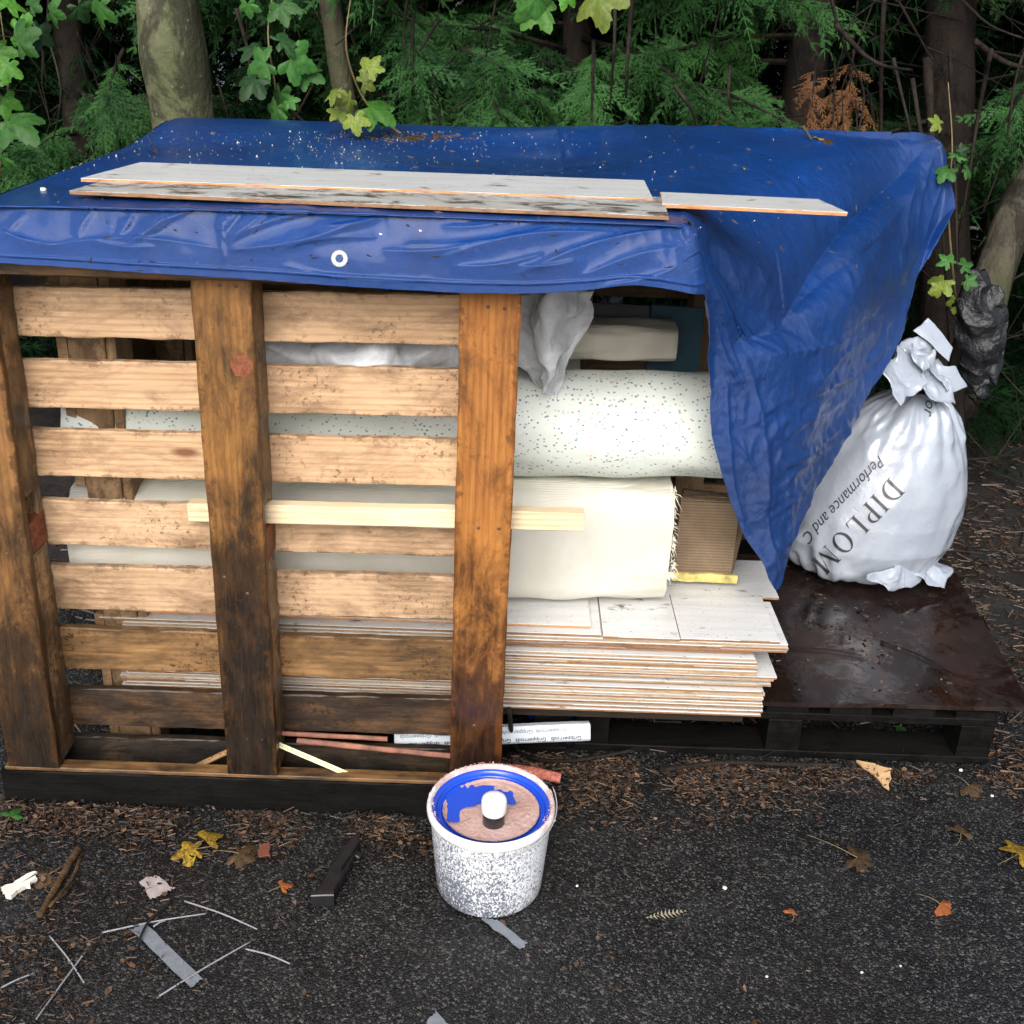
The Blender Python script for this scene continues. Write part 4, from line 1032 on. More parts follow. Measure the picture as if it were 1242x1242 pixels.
def foliage_mat(name, a, b, sp=.12):
    M = NT(name, rough=.6, spec=sp); v = M.vec()
    f = M.noise(v, 3.0, 4, .6); g = M.noise(v, 40, 2)
    c = M.mix(M.ramp(f, [(.42, 0), (.60, 1)]), a, b); c = M.mix(M.ramp(g, [(.3, 0), (.8, .5)]), c, tuple(x * 1.5 for x in b)); M.set('Base Color', c); return M.m  # dark patches put the shade of gaps between sprays into the green
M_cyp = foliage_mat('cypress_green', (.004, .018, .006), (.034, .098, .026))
M_cypshade = foliage_mat('cypress_shaded_green', (.002, .007, .003), (.008, .024, .008), .02)  # same cypress, colour darkened to hold the shade deep in the hedge
M_cypdead = foliage_mat('cypress_dead_brown', (.07, .03, .013), (.17, .08, .035))
def conifer(label, x, y, r, nb, seed, zlo, zhi, m=M_cyp, reach=1.0, fr=FR, nf=38, size=1.0, lean=(0, 0), trunk_m=M_bark_dark, xr_=1.0, dead=0, h=4.2):
    rs = random.Random(seed); root = empty('conifer', (x, y, 0), label, 'conifer tree', 'conifers behind the heap')
    trunk('trunk', [(x, y, -.1), (x + lean[0] * .3, y + lean[1] * .3, 1.2), (x + lean[0] * .7, y, 2.6), (x + lean[0], y, h)], r, r * .5, trunk_m, root, seed=seed)
    out = []; tw = []; tf = []
    for k in range(nb):
        z = zlo + (zhi - zlo) * (k + rs.random()) / nb; a = rs.uniform(-math.pi, 0) if rs.random() < .82 else rs.uniform(0, math.pi)
        L = reach * rs.uniform(.55, 1.1) * (1 - .12 * max(0, z - 2.5)); dz = rs.uniform(-.05, .3)
        p0 = Vector((x, y, z)); p1 = p0 + Vector((math.cos(a) * L * xr_, math.sin(a) * L, dz * L))
        bough(p0, p1, nf, size, rs, out, fr)
        mid = (p0 + p1) / 2 + Vector((0, 0, -.03)); v, f = tube([p0, mid, p1 + Vector((0, 0, -.15 * L))], [.012, .008, .002], 4); b0 = len(tw)
        tw += v; tf += [tuple(i + b0 for i in q) for q in f]
    V = np.concatenate(out); T = np.arange(len(V)).reshape(-1, 3)
    me = bigmesh('crown', V, T, m); o = bpy.data.objects.new('crown', me); col.objects.link(o); o.parent = root; o.location = (-x, -y, 0)
    mesh('boughs', tw, tf, M_twig, parent=root)
    return root, len(T)
NT_TRI = 0
for args in [('conifer standing left of the pale trunk behind the left end of the sheet', -1.75, 4.55, .07, 30, 1, .6, 3.3, M_cyp, 1.0),
             ('conifer directly behind the pale grey trunk', -.95, 4.8, .08, 30, 2, .7, 3.3, M_cyp, 1.05),
             ('thin-stemmed conifer just right of the pale trunk with drooping sprays', -.42, 4.5, .045, 34, 3, .9, 3.0, M_cyp, .95),
             ('bushy conifer behind the middle of the sheet with the brightest sprays', .18, 4.45, .07, 44, 4, .9, 2.9, M_cyp, 1.0),
             ('brown-trunked conifer behind the right half of the sheet', 1.02, 4.35, .10, 24, 5, 1.05, 3.0, M_cyp, .85)]:
    r_, n_ = conifer(*args); NT_TRI += n_
# rear, denser row with shade put into its green, and the bare-stemmed ones at the right
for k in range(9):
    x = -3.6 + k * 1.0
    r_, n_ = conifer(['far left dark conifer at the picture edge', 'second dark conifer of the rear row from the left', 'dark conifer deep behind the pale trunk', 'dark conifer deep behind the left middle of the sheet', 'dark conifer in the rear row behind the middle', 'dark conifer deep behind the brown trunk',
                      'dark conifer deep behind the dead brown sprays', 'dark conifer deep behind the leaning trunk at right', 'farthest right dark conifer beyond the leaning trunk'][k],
                     x + .25 * math.sin(k * 5), 5.6 + .25 * math.cos(k * 3), .09, 70, 30 + k, .3, 5.2, M_cypshade, 1.2, FR_S, 34, 2.1, h=5.6); NT_TRI += n_
r_, n_ = conifer('dark trunked conifer with bare lower stem at the upper right', 1.72, 4.1, .075, 22, 51, 1.35, 3.2, M_cypshade, .9, FR, 20, 1.0, (.05, 0)); NT_TRI += n_
r_, n_ = conifer('conifer at the right picture edge with green sprays over the leaning trunk', 2.35, 4.3, .09, 26, 52, 1.2, 3.2, M_cyp, 1.0, FR, 22); NT_TRI += n_

def named_bough(label, p0, p1, nf, size, m, seed, cat='branch', name='conifer_branch'):
    rs = random.Random(seed); out = []; bough(p0, p1, nf, size, rs, out, FR)
    root = empty(name, p0, label, cat)
    V = np.concatenate(out); me = bigmesh('foliage', V, np.arange(len(V)).reshape(-1, 3), m); o = bpy.data.objects.new('foliage', me); col.objects.link(o); o.parent = root; o.location = -Vector(p0)
    bar('stem', [p0, (Vector(p0) + Vector(p1)) / 2 + Vector((0, 0, -.02)), Vector(p1) + Vector((0, 0, -.1))], .008, M_twig, root)
named_bough('bright green cypress spray resting just above the sheet left of the dead foliage', aY(800, 100, 4.1), aY(960, 105, 3.5), 30, .8, M_cyp, 4)
named_bough('dense green cypress spray hanging behind the middle of the sheet', aY(560, 60, 4.1), aY(610, 100, 3.4), 34, .8, M_cyp, 5)
named_bough('green cypress spray hanging above the right middle of the sheet', aY(720, 50, 4.1), aY(720, 100, 3.4), 34, .8, M_cyp, 6)
named_bough('green cypress spray just right of the yellow-green shoot', aY(500, 10, 4.1), aY(500, 60, 3.45), 28, .8, M_cyp, 8)
named_bough('green cypress spray low at the left above the sheet corner', aY(150, 60, 4.0), aY(120, 110, 3.5), 26, .7, M_cyp, 9)
named_bough('green cypress spray touching the back of the sheet in the middle', aY(520, 110, 4.0), aY(520, 145, 3.42), 26, .7, M_cyp, 10)
named_bough('green cypress spray at the right picture edge', aY(1290, 40, 4.0), aY(1225, 110, 3.4), 26, .7, M_cyp, 11)
def dead_sprays():
    rs = random.Random(12); out = []; p = aY(1020, 70, 3.8); root = empty('conifer_branch', p, 'dead brown cypress sprays hanging above the right end of the sheet', 'branch')
    for a, b in [((990, 70), (985, 120)), ((1012, 70), (1010, 150)), ((1030, 90), (1040, 160)), ((1045, 105), (1062, 155)), ((1000, 100), (1018, 165)), ((1035, 60), (1030, 110))]:
        q = aY(*a, 3.75); e = aY(*b, 3.45); bough(q, e, 8, .5, rs, out, FR[1:3], .3); bar('stem', [q, (q + e) / 2 + Vector((0, 0, .03)), e], .005, M_twig, root)
    V = np.concatenate(out); me = bigmesh('foliage', V, np.arange(len(V)).reshape(-1, 3), M_cypdead); o = bpy.data.objects.new('foliage', me); col.objects.link(o); o.parent = root; o.location = -p
dead_sprays()
named_bough('small tuft of dead brown foliage above the sheet behind the short plank', aY(875, 110, 3.8), aY(872, 148, 3.45), 7, .4, M_cypdead, 13)

# the pale trunk, the thin grey one and the leaning one
def lone_trunk(name, label, pts, r0, r1, m, seed, snags=3):
    root = empty(name, pts[0], label, 'tree'); trunk('trunk', pts, r0, r1, m, root, 20, seed); rs = random.Random(seed)
    top = Vector(pts[-1])
    for k in range(snags):
        a = rs.uniform(0, 6.28); p = top + Vector((0, 0, -.3 * k)); bar('limb', [p, p + Vector((math.cos(a) * .4, math.sin(a) * .4, .4)), p + Vector((math.cos(a) * .9, math.sin(a) * .9, 1.1))], r1 * .4, m, root)
    return root
def gp(px, py, Y, zb=-.05, zt_=3.4, px2=None, py2=None):
    a = aY(px, py, Y); b = aY(px2, py2, Y); d = (a - b) / (a.z - b.z)
    return [b + d * (zb - b.z), b + d * (b.z - b.z), a, a + d * (zt_ - a.z) * .5 , a + d * (zt_ - a.z)]
lone_trunk('sycamore_tree', 'thick pale grey-green smooth trunk rising behind the left of the sheet', gp(203, 0, 3.65, px2=222, py2=150), .107, .085, M_bark_pale, 2)
lone_trunk('sycamore_tree', 'slim grey trunk rising behind the yellow-green shoot', gp(400, 0, 3.8, px2=416, py2=110), .040, .030, M_bark_grey, 4)
lone_trunk('sycamore_tree', 'greenish leaning trunk at the right edge above the dark bag', [aY(1170, 470, 3.3), aY(1192, 380, 3.3), aY(1225, 280, 3.35), aY(1262, 190, 3.4), aY(1330, 0, 3.5), aY(1380, -200, 3.5)], .065, .05, M_bark_grey, 6)
lone_trunk('dark_tree', 'reddish dark bark trunk at the upper right behind the hanging twigs', gp(1155, 0, 3.9, px2=1150, py2=170), .085, .07, M_bark_dark, 8)
# hanging and crossing twigs
random.seed(21)
tw_specs = [((1005, -10), (1022, 50), (1045, 110), (1040, 165)), ((1015, 30), (1050, 65), (1075, 80), (1110, 85)), ((1072, -10), (1070, 80), (1072, 165), (1070, 240)), ((1080, 70), (1092, 110), (1105, 165), (1108, 200)), ((1128, 70), (1124, 120), (1128, 165), (1130, 200)), ((1180, 50), (1215, 75), (1260, 85), (1300, 88)),
            ((1090, 0), (1150, -8), (1200, 30), (1250, 50)), ((885, 80), (887, 120), (898, 158), (905, 165)), ((822, 105), (835, 130), (846, 158), (850, 168)), ((1255, 150), (1210, 170), (1180, 200), (1150, 215)), ((1250, 230), (1200, 245), (1160, 270), (1130, 300)), ((1260, 320), (1215, 345), (1190, 360), (1170, 380)),
            ((1150, 60), (1152, 160), (1160, 240), (1158, 330)), ((1200, 60), (1185, 140), (1178, 220), (1160, 300)), ((1262, 20), (1230, 90), (1222, 180), (1195, 260)), ((285, 10), (300, 60), (305, 95), (315, 120)), ((495, -10), (488, 40), (489, 80), (487, 120)), ((770, -10), (765, 40), (762, 80), (760, 120)), ((745, -10), (742, 40), (741, 100), (738, 130)),
            ((60, -10), (62, 40), (70, 110), (66, 170)), ((1110, 95), (1120, 190), (1140, 260), (1150, 420))]
wh = ['hanging at the dead brown foliage', 'curving right above the dead foliage', 'hanging straight down over the right end of the sheet', 'slanting toward the back right corner of the sheet', 'short and thick above the back right corner of the sheet', 'pale and nearly level at the upper right edge',
      'arching over the upper right corner', 'rising from the sheet right of the brown trunk', 'poking up behind the short plank', 'slanting left above the leaning trunk', 'crossing in front of the leaning trunk', 'low, reaching over the dark bag', 'upright beside the right edge of the sheet', 'slanting between the two right trunks', 'drooping along the leaning trunk',
      'dropping through the leaves right of the pale trunk', 'hanging among the sprays left of centre', 'hanging right of the centre top', 'hanging just left of the twig right of the centre top', 'dropping through the conifer at the upper left', 'long, running down behind the right corner of the sheet']
for k, q in enumerate(tw_specs):
    Y = 3.3 + .4 * random.random(); o = bar('twig', [aY(px + random.uniform(-4, 4), py, Y + random.uniform(-.05, .05)) for px, py in q], random.uniform(.0045, .010) if k != 4 else .02, M_twig, n=5)
    tag(o, 'bare brown twig ' + wh[k], 'twig', 'bare twigs round the heap')
def twigs(n, seed, x0, x1, y0, y1, z0, z1, name, label):
    rs = random.Random(seed); v = []; f = []
    for k in range(n):
        p = Vector((rs.uniform(x0, x1), rs.uniform(y0, y1), rs.uniform(z0, z1))); d = Vector((rs.gauss(0, .6), rs.gauss(0, .3), rs.gauss(-.2, .7))).normalized(); L = rs.uniform(.15, .7)
        q = [p, p + d * L * .5 + Vector((rs.gauss(0, .04), 0, rs.gauss(0, .04))), p + d * L + Vector((rs.gauss(0, .08), 0, -.05))]
        a, b = tube(q, [rs.uniform(.002, .005), .002, .001], 4, False); i = len(v); v += a; f += [tuple(t + i for t in u) for u in b]
    o = mesh(name, v, f, M_twig); tag(o, label, 'twigs', kind='stuff')
twigs(330, 5, .95, 2.8, 3.35, 4.4, .25, 2.1, 'tangled_twigs', 'tangle of fine dead twigs under the conifers at the right')
twigs(160, 6, -2.2, .9, 3.6, 4.6, .9, 2.1, 'fine_twigs', 'fine dead twigs inside the hedge behind the sheet')
# pieces of pale rubbish deep behind the leaning trunk
M_palebr = simple('pale_pinkish_rubbish', (.4, .3, .25), .8)
for k, (px, py, w) in enumerate([(1190, 276, 30), (1196, 286, 22), (1184, 302, 16), (1180, 320, 12)]):
    o = board('rubbish_strip', aY(px - w / 2, py, 4.4), aY(px + w / 2, py + 2, 4.4), .012 if k < 2 else .03, .01, M_white if k < 2 else M_palebr, (0, -1, .3), seed=k); tag(o, ['upper pale strip of rubbish behind the leaning trunk', 'second pale strip of rubbish behind the leaning trunk', 'pinkish flake of rubbish left of the leaning trunk', 'small pinkish flake low left of the leaning trunk'][k], 'rubbish')

# dark plastic bag slumped round the leaning trunk foot
M_darkbag = simple('dark_plastic', (.012, .013, .016), .42, 30, .35, .012, bs=1)
def darkbag():
    ring = [(330, 8), (350, 20), (380, 27), (410, 27), (440, 24), (465, 18), (480, 8)]
    def fn(u, w):
        k = w * 6; i = min(int(k), 5); t = k - i; y = ring[i][0] * (1 - t) + ring[i + 1][0] * t; r = ring[i][1] * (1 - t) + ring[i + 1][1] * t
        a = u * 2 * math.pi; c = aY(1184 + (y - 330) * .05, y, 3.12); s = .0026 * r; return c + Vector((math.cos(a) * s, math.sin(a) * s * .7, 0))
    o = crumple('dark_bag', fn, 90, 70, M_darkbag, .015, 19, 4); tag(o, 'dark grey plastic bag slumped upright against the foot of the leaning trunk', 'plastic bag')
darkbag()

# ------------------------------------------------------------------ white rubbish sack with print
def sack():
    M = NT('pearly_white_polythene', rough=.14, spec=.8, coat=.5, coat_rough=.07)
    f = M.noise(M.vec(), 7, 5, .6, .8); g = M.noise(M.vec((1, 1, 1)), 26, 6, .65, 1.5)
    M.set('Base Color', M.mix(M.ramp(f, [(.3, 0), (.7, 1)]), (.30, .335, .395), (.34, .38, .445))); M.bump(M.math('ADD', M.math('MULTIPLY', f, .5), M.math('MULTIPLY', M.math('ABSOLUTE', M.math('SUBTRACT', g, .5)), -.35)), .45, .014)
    Yc = 2.93; base = aZ(1060, 700, SHZ); base = Vector((aY(1043, 650, Yc).x, Yc, SHZ))
    Ht = .66; px_m = 3.13 / FPX
    prof = [(0, .0), (.004, .10), (.02, .17), (.06, .215), (.12, .238), (.20, .238), (.27, .228), (.33, .212), (.39, .190), (.44, .164), (.48, .132), (.52, .085), (.545, .03)]
    def axis(h): return Vector((.000 + .100 * (h / .6) ** 1.3, .02 * h, h))
    na = 150; nh = 110; v = []; f_ = []
    hs = [.545 * (k / nh) ** 1.25 for k in range(nh + 1)]
    def rad(h):
        for (h0, r0), (h1, r1) in zip(prof, prof[1:]):
            if h <= h1: t = (h - h0) / (h1 - h0); t = t if h0 > .03 else math.sqrt(max(t, 0)); return r0 + (r1 - r0) * t
        return prof[-1][1]
    for h in hs:
        r0 = rad(h); c = base + axis(h)
        for k in range(na):
            a = 2 * math.pi * k / na; d = Vector((math.cos(a), math.sin(a) * .82, 0))
            q = Vector((math.cos(a) * 2.1, math.sin(a) * 2.1, h * 7))
            big_ = .05 * mn.noise(q * .55 + Vector((3, 3, 3)))
            # creases: diagonal near the foot, gathered toward the neck
            q2 = Vector((math.cos(a) * 2.6, math.sin(a) * 2.6, h * 5.5 + a * .8)); rg = 1 - abs(mn.noise(q2 * 1.1)) * 2.2
            q3 = Vector((math.cos(a) * 5, math.sin(a) * 5, h * 16)); rg3 = 1 - abs(mn.noise(q3)) * 2.2
            foot = math.exp(-(h / .11) ** 2); neck = max(0, (h - .33) / .2)
            rr = r0 * (1 + big_) + rg * (.010 + .009 * foot + .010 * neck) * (mn.noise(q * .7) * .8 + .6) + rg3 * (.0015 + .007 * foot + .006 * neck) + neck * .008 * math.sin(a * 13 + 3 * mn.noise(q3 * .5))
            v.append(c + d * rr + Vector((0, 0, .012 * foot * mn.noise(q3))) * (h > 0))
        
    for j in range(nh):
        for k in range(na): f_.append((j * na + k, j * na + (k + 1) % na, (j + 1) * na + (k + 1) % na, (j + 1) * na + k))
    f_.append(tuple(reversed(range(na))))
    minz = min(p.z for p in v); v = [p + Vector((0, 0, max(0, SHZ + .001 - minz))) for p in v]
    root = empty('rubbish_sack', base, 'full white plastic sack printed with black lettering on the brown sheet', 'sack')
    body = mesh('body', v, f_, M.m, parent=root, smooth=True)
    bvh = BVHTree.FromPolygons([tuple(p) for p in v], f_)
    # gathered mouth
    nk = base + axis(.60)
    def P(px, py, Y): return aY(px, py, Y)
    def quadfn(a, b, c, d): return lambda u, w: a.lerp(b, u).lerp(d.lerp(c, u), w)
    flaps = [(P(1106, 402, 2.93), P(1126, 386, 2.95), P(1156, 424, 2.93), P(1150, 438, 2.9), .006, 10),
             (P(1080, 425, 2.9), P(1122, 408, 2.96), P(1150, 470, 2.92), P(1100, 478, 2.82), .016, 16),
             (P(1120, 436, 2.86), P(1156, 442, 2.9), P(1173, 466, 2.9), P(1146, 478, 2.84), .010, 16),
             (P(1098, 418, 2.87), P(1130, 424, 2.88), P(1158, 490, 2.84), P(1128, 478, 2.80), .016, 18),
             (P(1060, 450, 2.84), P(1092, 424, 2.9), P(1120, 465, 2.84), P(1090, 488, 2.76), .014, 15),
             (P(1098, 695, 2.76), P(1128, 672, 2.84), P(1156, 688, 2.86), P(1146, 712, 2.78), .010, 18),
             (P(1050, 700, 2.70), P(1100, 675, 2.76), P(1128, 700, 2.78), P(1085, 716, 2.72), .012, 18)]
    for k, (a, b, c, d, amp, sc) in enumerate(flaps):
        crumple('gathered_neck' if k < 5 else 'loose_corner', quadfn(a, b, c, d), 30, 30, M.m, amp, sc, k + 2, root, thick=.001)
    # lettering, pressed onto the film along the line of print
    ink = simple('black_print', (.03, .03, .035), .35, 20, .1)
    def serif(ch):
        """strokes of a roman capital as polygons in a unit-high cell, and its width"""
        def box(x0, y0, x1, y1): return [(x0, y0), (x1, y0), (x1, y1), (x0, y1)]
        def arc(cx, cy, rx, ry, a0, a1, tk, th, n=14):
            o = []; 
            for i in range(n):
                qa, qb = a0 + (a1 - a0) * i / n, a0 + (a1 - a0) * (i + 1) / n
                def pt(a, s): w = th + (tk - th) * abs(math.cos(a)); return (cx + (rx - (w if s else 0)) * math.cos(a), cy + (ry - (w if s else 0)) * math.sin(a))
                o.append([pt(qa, 0), pt(qb, 0), pt(qb, 1), pt(qa, 1)])
            return o
        T, s = .15, .035; st = lambda x, w=T: [box(x, 0, x + w, 1), box(x - .07, 0, x + w + .07, s), box(x - .07, 1 - s, x + w + .07, 1)]
        if ch == 'I': return st(.08), .32
        if ch == 'D': return st(.08) + arc(.30, .5, .50, .5, -math.pi / 2, math.pi / 2, T, s) + [box(.2, 0, .32, s), box(.2, 1 - s, .32, 1)], .86
        if ch == 'P': return st(.08) + arc(.30, .73, .32, .27, -math.pi / 2, math.pi / 2, T * .9, s) + [box(.2, 1 - s, .32, 1), box(.2, .46, .32, .46 + s)], .68
        if ch == 'L': return st(.08) + [box(.2, 0, .62, s), [(.62, 0), (.66, .24), (.63, .24), (.54, .03)]], .70
        if ch == 'O': return arc(.45, .5, .42, .52, 0, 2 * math.pi, T, s, 28), .90
        if ch == 'M': return [box(.08, 0, .115, 1), box(0, 0, .2, s), box(0, 1 - s, .14, 1), [(.08, 1), (.23, 1), (.55, .12), (.47, 0)], [(.47, 0), (.52, .1), (.84, 1), (.80, 1)], box(.80, 0, .95, 1), box(.73, 0, 1.02, s), box(.84, 1 - s, 1.02, 1)], 1.08
        return [], .4
    def press(polys, org, xd, yd, label):
        """polys in print coordinates (px) -> on the sack seen from the front"""
        vv = []; ff = []
        for poly in polys:
            # split to follow the film
            if len(poly) == 4:
                A_, B_, C_, D_ = [Vector(p) for p in poly]
                nu = max(1, int((B_ - A_).length / 2.5)); nv_ = max(1, int((D_ - A_).length / 2.5)); g = []
                for j in range(nv_ + 1):
                    for i in range(nu + 1): g.append(A_.lerp(B_, i / nu).lerp(D_.lerp(C_, i / nu), j / nv_))
                fs = [(j * (nu + 1) + i, j * (nu + 1) + i + 1, (j + 1) * (nu + 1) + i + 1, (j + 1) * (nu + 1) + i) for j in range(nv_) for i in range(nu)]
            else: g = [Vector(p) for p in poly]; fs = [tuple(range(len(g)))]
            i0 = len(vv); ok = True; pts = []
            for p in g:
                w = org + xd * p.x + yd * p.y; d = ray(w.x, w.y).normalized(); h = bvh.ray_cast(Vector((0, 0, H)), d)
                if h[0] is None: ok = False; break
                pts.append(h[0] - d * .0028)
            if ok: vv += pts; ff += [tuple(i + i0 for i in q) for q in fs]
        if vv:
            o = mesh('lettering', vv, ff, ink, parent=root); o['label'] = label
    xd = Vector((-.69, .73)).normalized(); yd = Vector((.73, .69)).normalized() 
    cap = 26; x = 0; polys = []
    for ch in 'DIPLOM':
        P_, w = serif(ch); polys += [[(px * cap + x, py * cap) for px, py in poly] for poly in P_]; x += w * cap * 1.0 + 4.5
    press(polys, Vector((1079, 579)), xd, yd, 'large serif capitals DIPLOM')
    def font_polys(txt, size):
        cu = bpy.data.curves.new('t', 'FONT'); cu.body = txt; cu.size = size; cu.shear = .35; cu.resolution_u = 3; cu.offset = -.004 * size
        t = bpy.data.objects.new('t', cu); me = bpy.data.meshes.new_from_object(t); bpy.data.objects.remove(t)
        return [[tuple(me.vertices[i].co[:2]) for i in p.vertices] for p in me.polygons]
    press([[(x_ * .86, y_) for x_, y_ in q] for q in font_polys('Performance and C', 20)], Vector((1066, 551)), xd, yd, 'small italic print reading Performance and C')
    press(font_polys('for', 20), Vector((1124, 478)) , Vector((-.15, 1)).normalized() * 1.0, Vector((1, .15)).normalized(), 'small italic word for')
sack()

# ------------------------------------------------------------------ plaster tub
def tub():
    c = (aZ(590, 1116, 0) + aZ(597, 1010, 0)) / 2; c.z = 0
    front = aZ(592, 1116, 0); c = Vector((front.x - .002, front.y + .107, 0.001))
    root = empty('plaster_tub', c, 'white speckled plastic tub with a sunken blue lid caked in pink plaster', 'tub')
    na = 72
    def lathe(name, prof, m, closed=False, nz=None):
        prof = [(r * 1.025, z * .965) for r, z in prof]; v = []; f = []
        for j, (r, z) in enumerate(prof):
            for k in range(na):
                a = 2 * math.pi * k / na; d = nz(a, j) if nz else 0; v.append(c + Vector(((r + d) * math.cos(a), (r + d) * math.sin(a), z + d * .6)))
        for j in range(len(prof) - 1):
            for k in range(na): f.append((j * na + k, j * na + (k + 1) % na, (j + 1) * na + (k + 1) % na, (j + 1) * na + k))
        if closed: f.append(tuple(range((len(prof) - 1) * na, len(prof) * na)))
        return mesh(name, v, f, m, parent=root, smooth=True)
    Mw = NT('speckled_white_tub', rough=.3, spec=.5); v = Mw.vec()
    bnd = Mw.noise(Mw.vec((1, 1, .5)), 4.5, 3); sp_ = Mw.noise(Mw.vec((1, 1, .7)), 230, 5, .8, .4)
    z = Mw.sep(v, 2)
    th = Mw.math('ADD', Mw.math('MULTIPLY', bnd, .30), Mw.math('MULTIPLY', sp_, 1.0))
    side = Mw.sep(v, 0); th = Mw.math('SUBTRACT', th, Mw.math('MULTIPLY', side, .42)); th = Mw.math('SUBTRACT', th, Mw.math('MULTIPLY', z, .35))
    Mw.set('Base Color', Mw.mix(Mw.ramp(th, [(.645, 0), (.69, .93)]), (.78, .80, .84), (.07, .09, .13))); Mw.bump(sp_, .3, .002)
    Mr = NT('tub_rim', rough=.35); g = Mr.noise(Mr.vec(), 13, 5, .7); yy = Mr.sep(Mr.vec(), 1)
    Mr.set('Base Color', Mr.mix(Mr.ramp(Mr.math('ADD', g, Mr.math('MULTIPLY', yy, .9)), [(.5, 0), (.58, .85)]), (.80, .79, .78), (.56, .37, .34))); Mr.bump(g, .6, .004)
    Mb = NT('blue_lid', rough=.25, coat=.4); Mb.set('Base Color', (.006, .065, .55, 1))
    lathe('body', [(.09, 0), (.101, .001), (.1045, .006), (.1075, .05), (.1105, .09), (.1135, .13), (.116, .165), (.118, .188)], Mw.m)
    lathe('rim', [(.1175, .183), (.1215, .186), (.1235, .191), (.1240, .198), (.1225, .205), (.1195, .208), (.1165, .207), (.1145, .204), (.1135, .190)], Mr.m,
          nz=lambda a, j: (.0016 * mn.noise(Vector((math.cos(a) * 9, math.sin(a) * 9, j))) * (1 if math.sin(a) > -.2 else .3)) if j > 3 else 0)
    lathe('lid', [(.1134, .198), (.1105, .1990), (.107, .197), (.1055, .188), (.104, .1845), (.101, .1835), (.0985, .1865), (.0965, .1865), (.095, .1825), (.09, .182), (.03, .1815), (.0, .1815)], Mb.m)
    # caked plaster: a ragged low crust over part of the lid
    Mp = NT('pink_plaster', rough=.65); f3 = Mp.noise(Mp.vec(), 60, 5, .7); f4 = Mp.noise(Mp.vec(), 9, 4)
    Mp.set('Base Color', Mp.mix(Mp.ramp(f4, [(.35, 0), (.7, 1)]), (.40, .24, .20), (.60, .42, .38))); Mp.bump(f3, .9, .004)
    n = 150; V = []; idx = {}; F = []; rr = .0965
    def hgt(x, y):
        r = math.hypot(x, y); t = mn.noise(Vector((x * 26, y * 26, 2.3))) * .9 + mn.noise(Vector((x * 80, y * 80, 5))) * .35
        bias = .55
        # bare blue crescent at the back left
        d = math.hypot((x + .035) / .065, (y - .05) / .032); bias -= 1.35 * math.exp(-d ** 2.2)
        d = math.hypot((x + .075) / .03, (y + .0) / .045); bias -= 1.1 * math.exp(-d ** 2.2)
        d = math.hypot((x - .035) / .022, (y - .03) / .008); bias -= .8 * math.exp(-d * d)
        if r > .083: bias += .3
        return t * .8 + bias
    for i in range(n):
        for j in range(n):
            x, y = (i / (n - 1) * 2 - 1) * rr, (j / (n - 1) * 2 - 1) * rr
            if x * x + y * y < rr * rr:
                h = hgt(x, y); base = .1757 + (.0040 if x * x + y * y > .0935 ** 2 else 0)
                idx[i, j] = len(V); V.append(c + Vector((x, y, base + max(-.001, min(.0035, h * .006)) + .0006 * mn.noise(Vector((x * 150, y * 150, 0))))))
                hh = h
                idx[i, j, 'h'] = h
    for i in range(n - 1):
        for j in range(n - 1):
            ks = [(i, j), (i + 1, j), (i + 1, j + 1), (i, j + 1)]
            if all(k in idx for k in ks) and sum(idx[k + ('h',)] > 0 for k in ks) >= 2: F.append([idx[k] for k in ks])
    mesh('plaster_crust', V, F, Mp.m, parent=root, smooth=True)
    # crumbs on the back of the rim
    V = []; F = []; rs = random.Random(6)
    for k in range(420):
        a = rs.uniform(-.5, 3.7); r = rs.uniform(.113, .124); p = c + Vector((r * math.cos(a), r * math.sin(a), .2015 + rs.uniform(-.002, .002))); s = rs.uniform(.0008, .0028); i = len(V)
        V += [p + Vector((rs.uniform(-1, 1), rs.uniform(-1, 1), rs.uniform(-.3, .8))) * s for _ in range(4)]; F += [(i, i + 1, i + 2), (i, i + 2, i + 3), (i, i + 3, i + 1), (i + 1, i + 3, i + 2)]
    o = mesh('plaster_crumbs', V, F, simple('pale_pink_plaster', (.66, .50, .46), .8), parent=root); o['kind'] = 'stuff'
    # wire bail lying round the front under the rim
    pts = []
    for k in range(17):
        t = k / 16; a = R(-108 + 128 * t); r = .1295; pts.append(c + Vector((r * math.cos(a), r * math.sin(a), .166 + .041 * t ** 1.6)))
    bar('bail', pts, [.0011, .0011], simple('grey_wire', (.35, .36, .38), .35), root, ns=2)
    # raised label panel edge
    pts = [c + Vector((.1105 * math.cos(R(a)), .1105 * math.sin(R(a)), .05)) for a in range(-80, -20, 5)]
    return c
TC = tub()
def bottle():
    p = aZ(600, 1004, .19); p = Vector((TC.x + .006, TC.y - .036, .1785)); na = 32
    root = empty('capped_bottle', p, 'small black bottle with a white cap standing in the blue lid of the tub', 'bottle')
    def lathe(name, prof, m):
        v = [p + Vector((r * math.cos(2 * math.pi * k / na), r * math.sin(2 * math.pi * k / na), z)) for r, z in prof for k in range(na)]
        f = [(j * na + k, j * na + (k + 1) % na, (j + 1) * na + (k + 1) % na, (j + 1) * na + k) for j in range(len(prof) - 1) for k in range(na)]; f.append(tuple(range((len(prof) - 1) * na, len(prof) * na)))
        mesh(name, v, f, m, parent=root, smooth=True)
    lathe('body', [(.019, 0), (.0215, .002), (.0215, .028), (.019, .031)], simple('black_plastic', (.02, .02, .022), .25, 20, .2))
    lathe('cap', [(.0235, .029), (.0245, .031), (.025, .046), (.0245, .055), (.0225, .0605), (.018, .0635), (.008, .0645)], simple('white_cap', (.78, .78, .76), .3, 15, .06))
bottle()

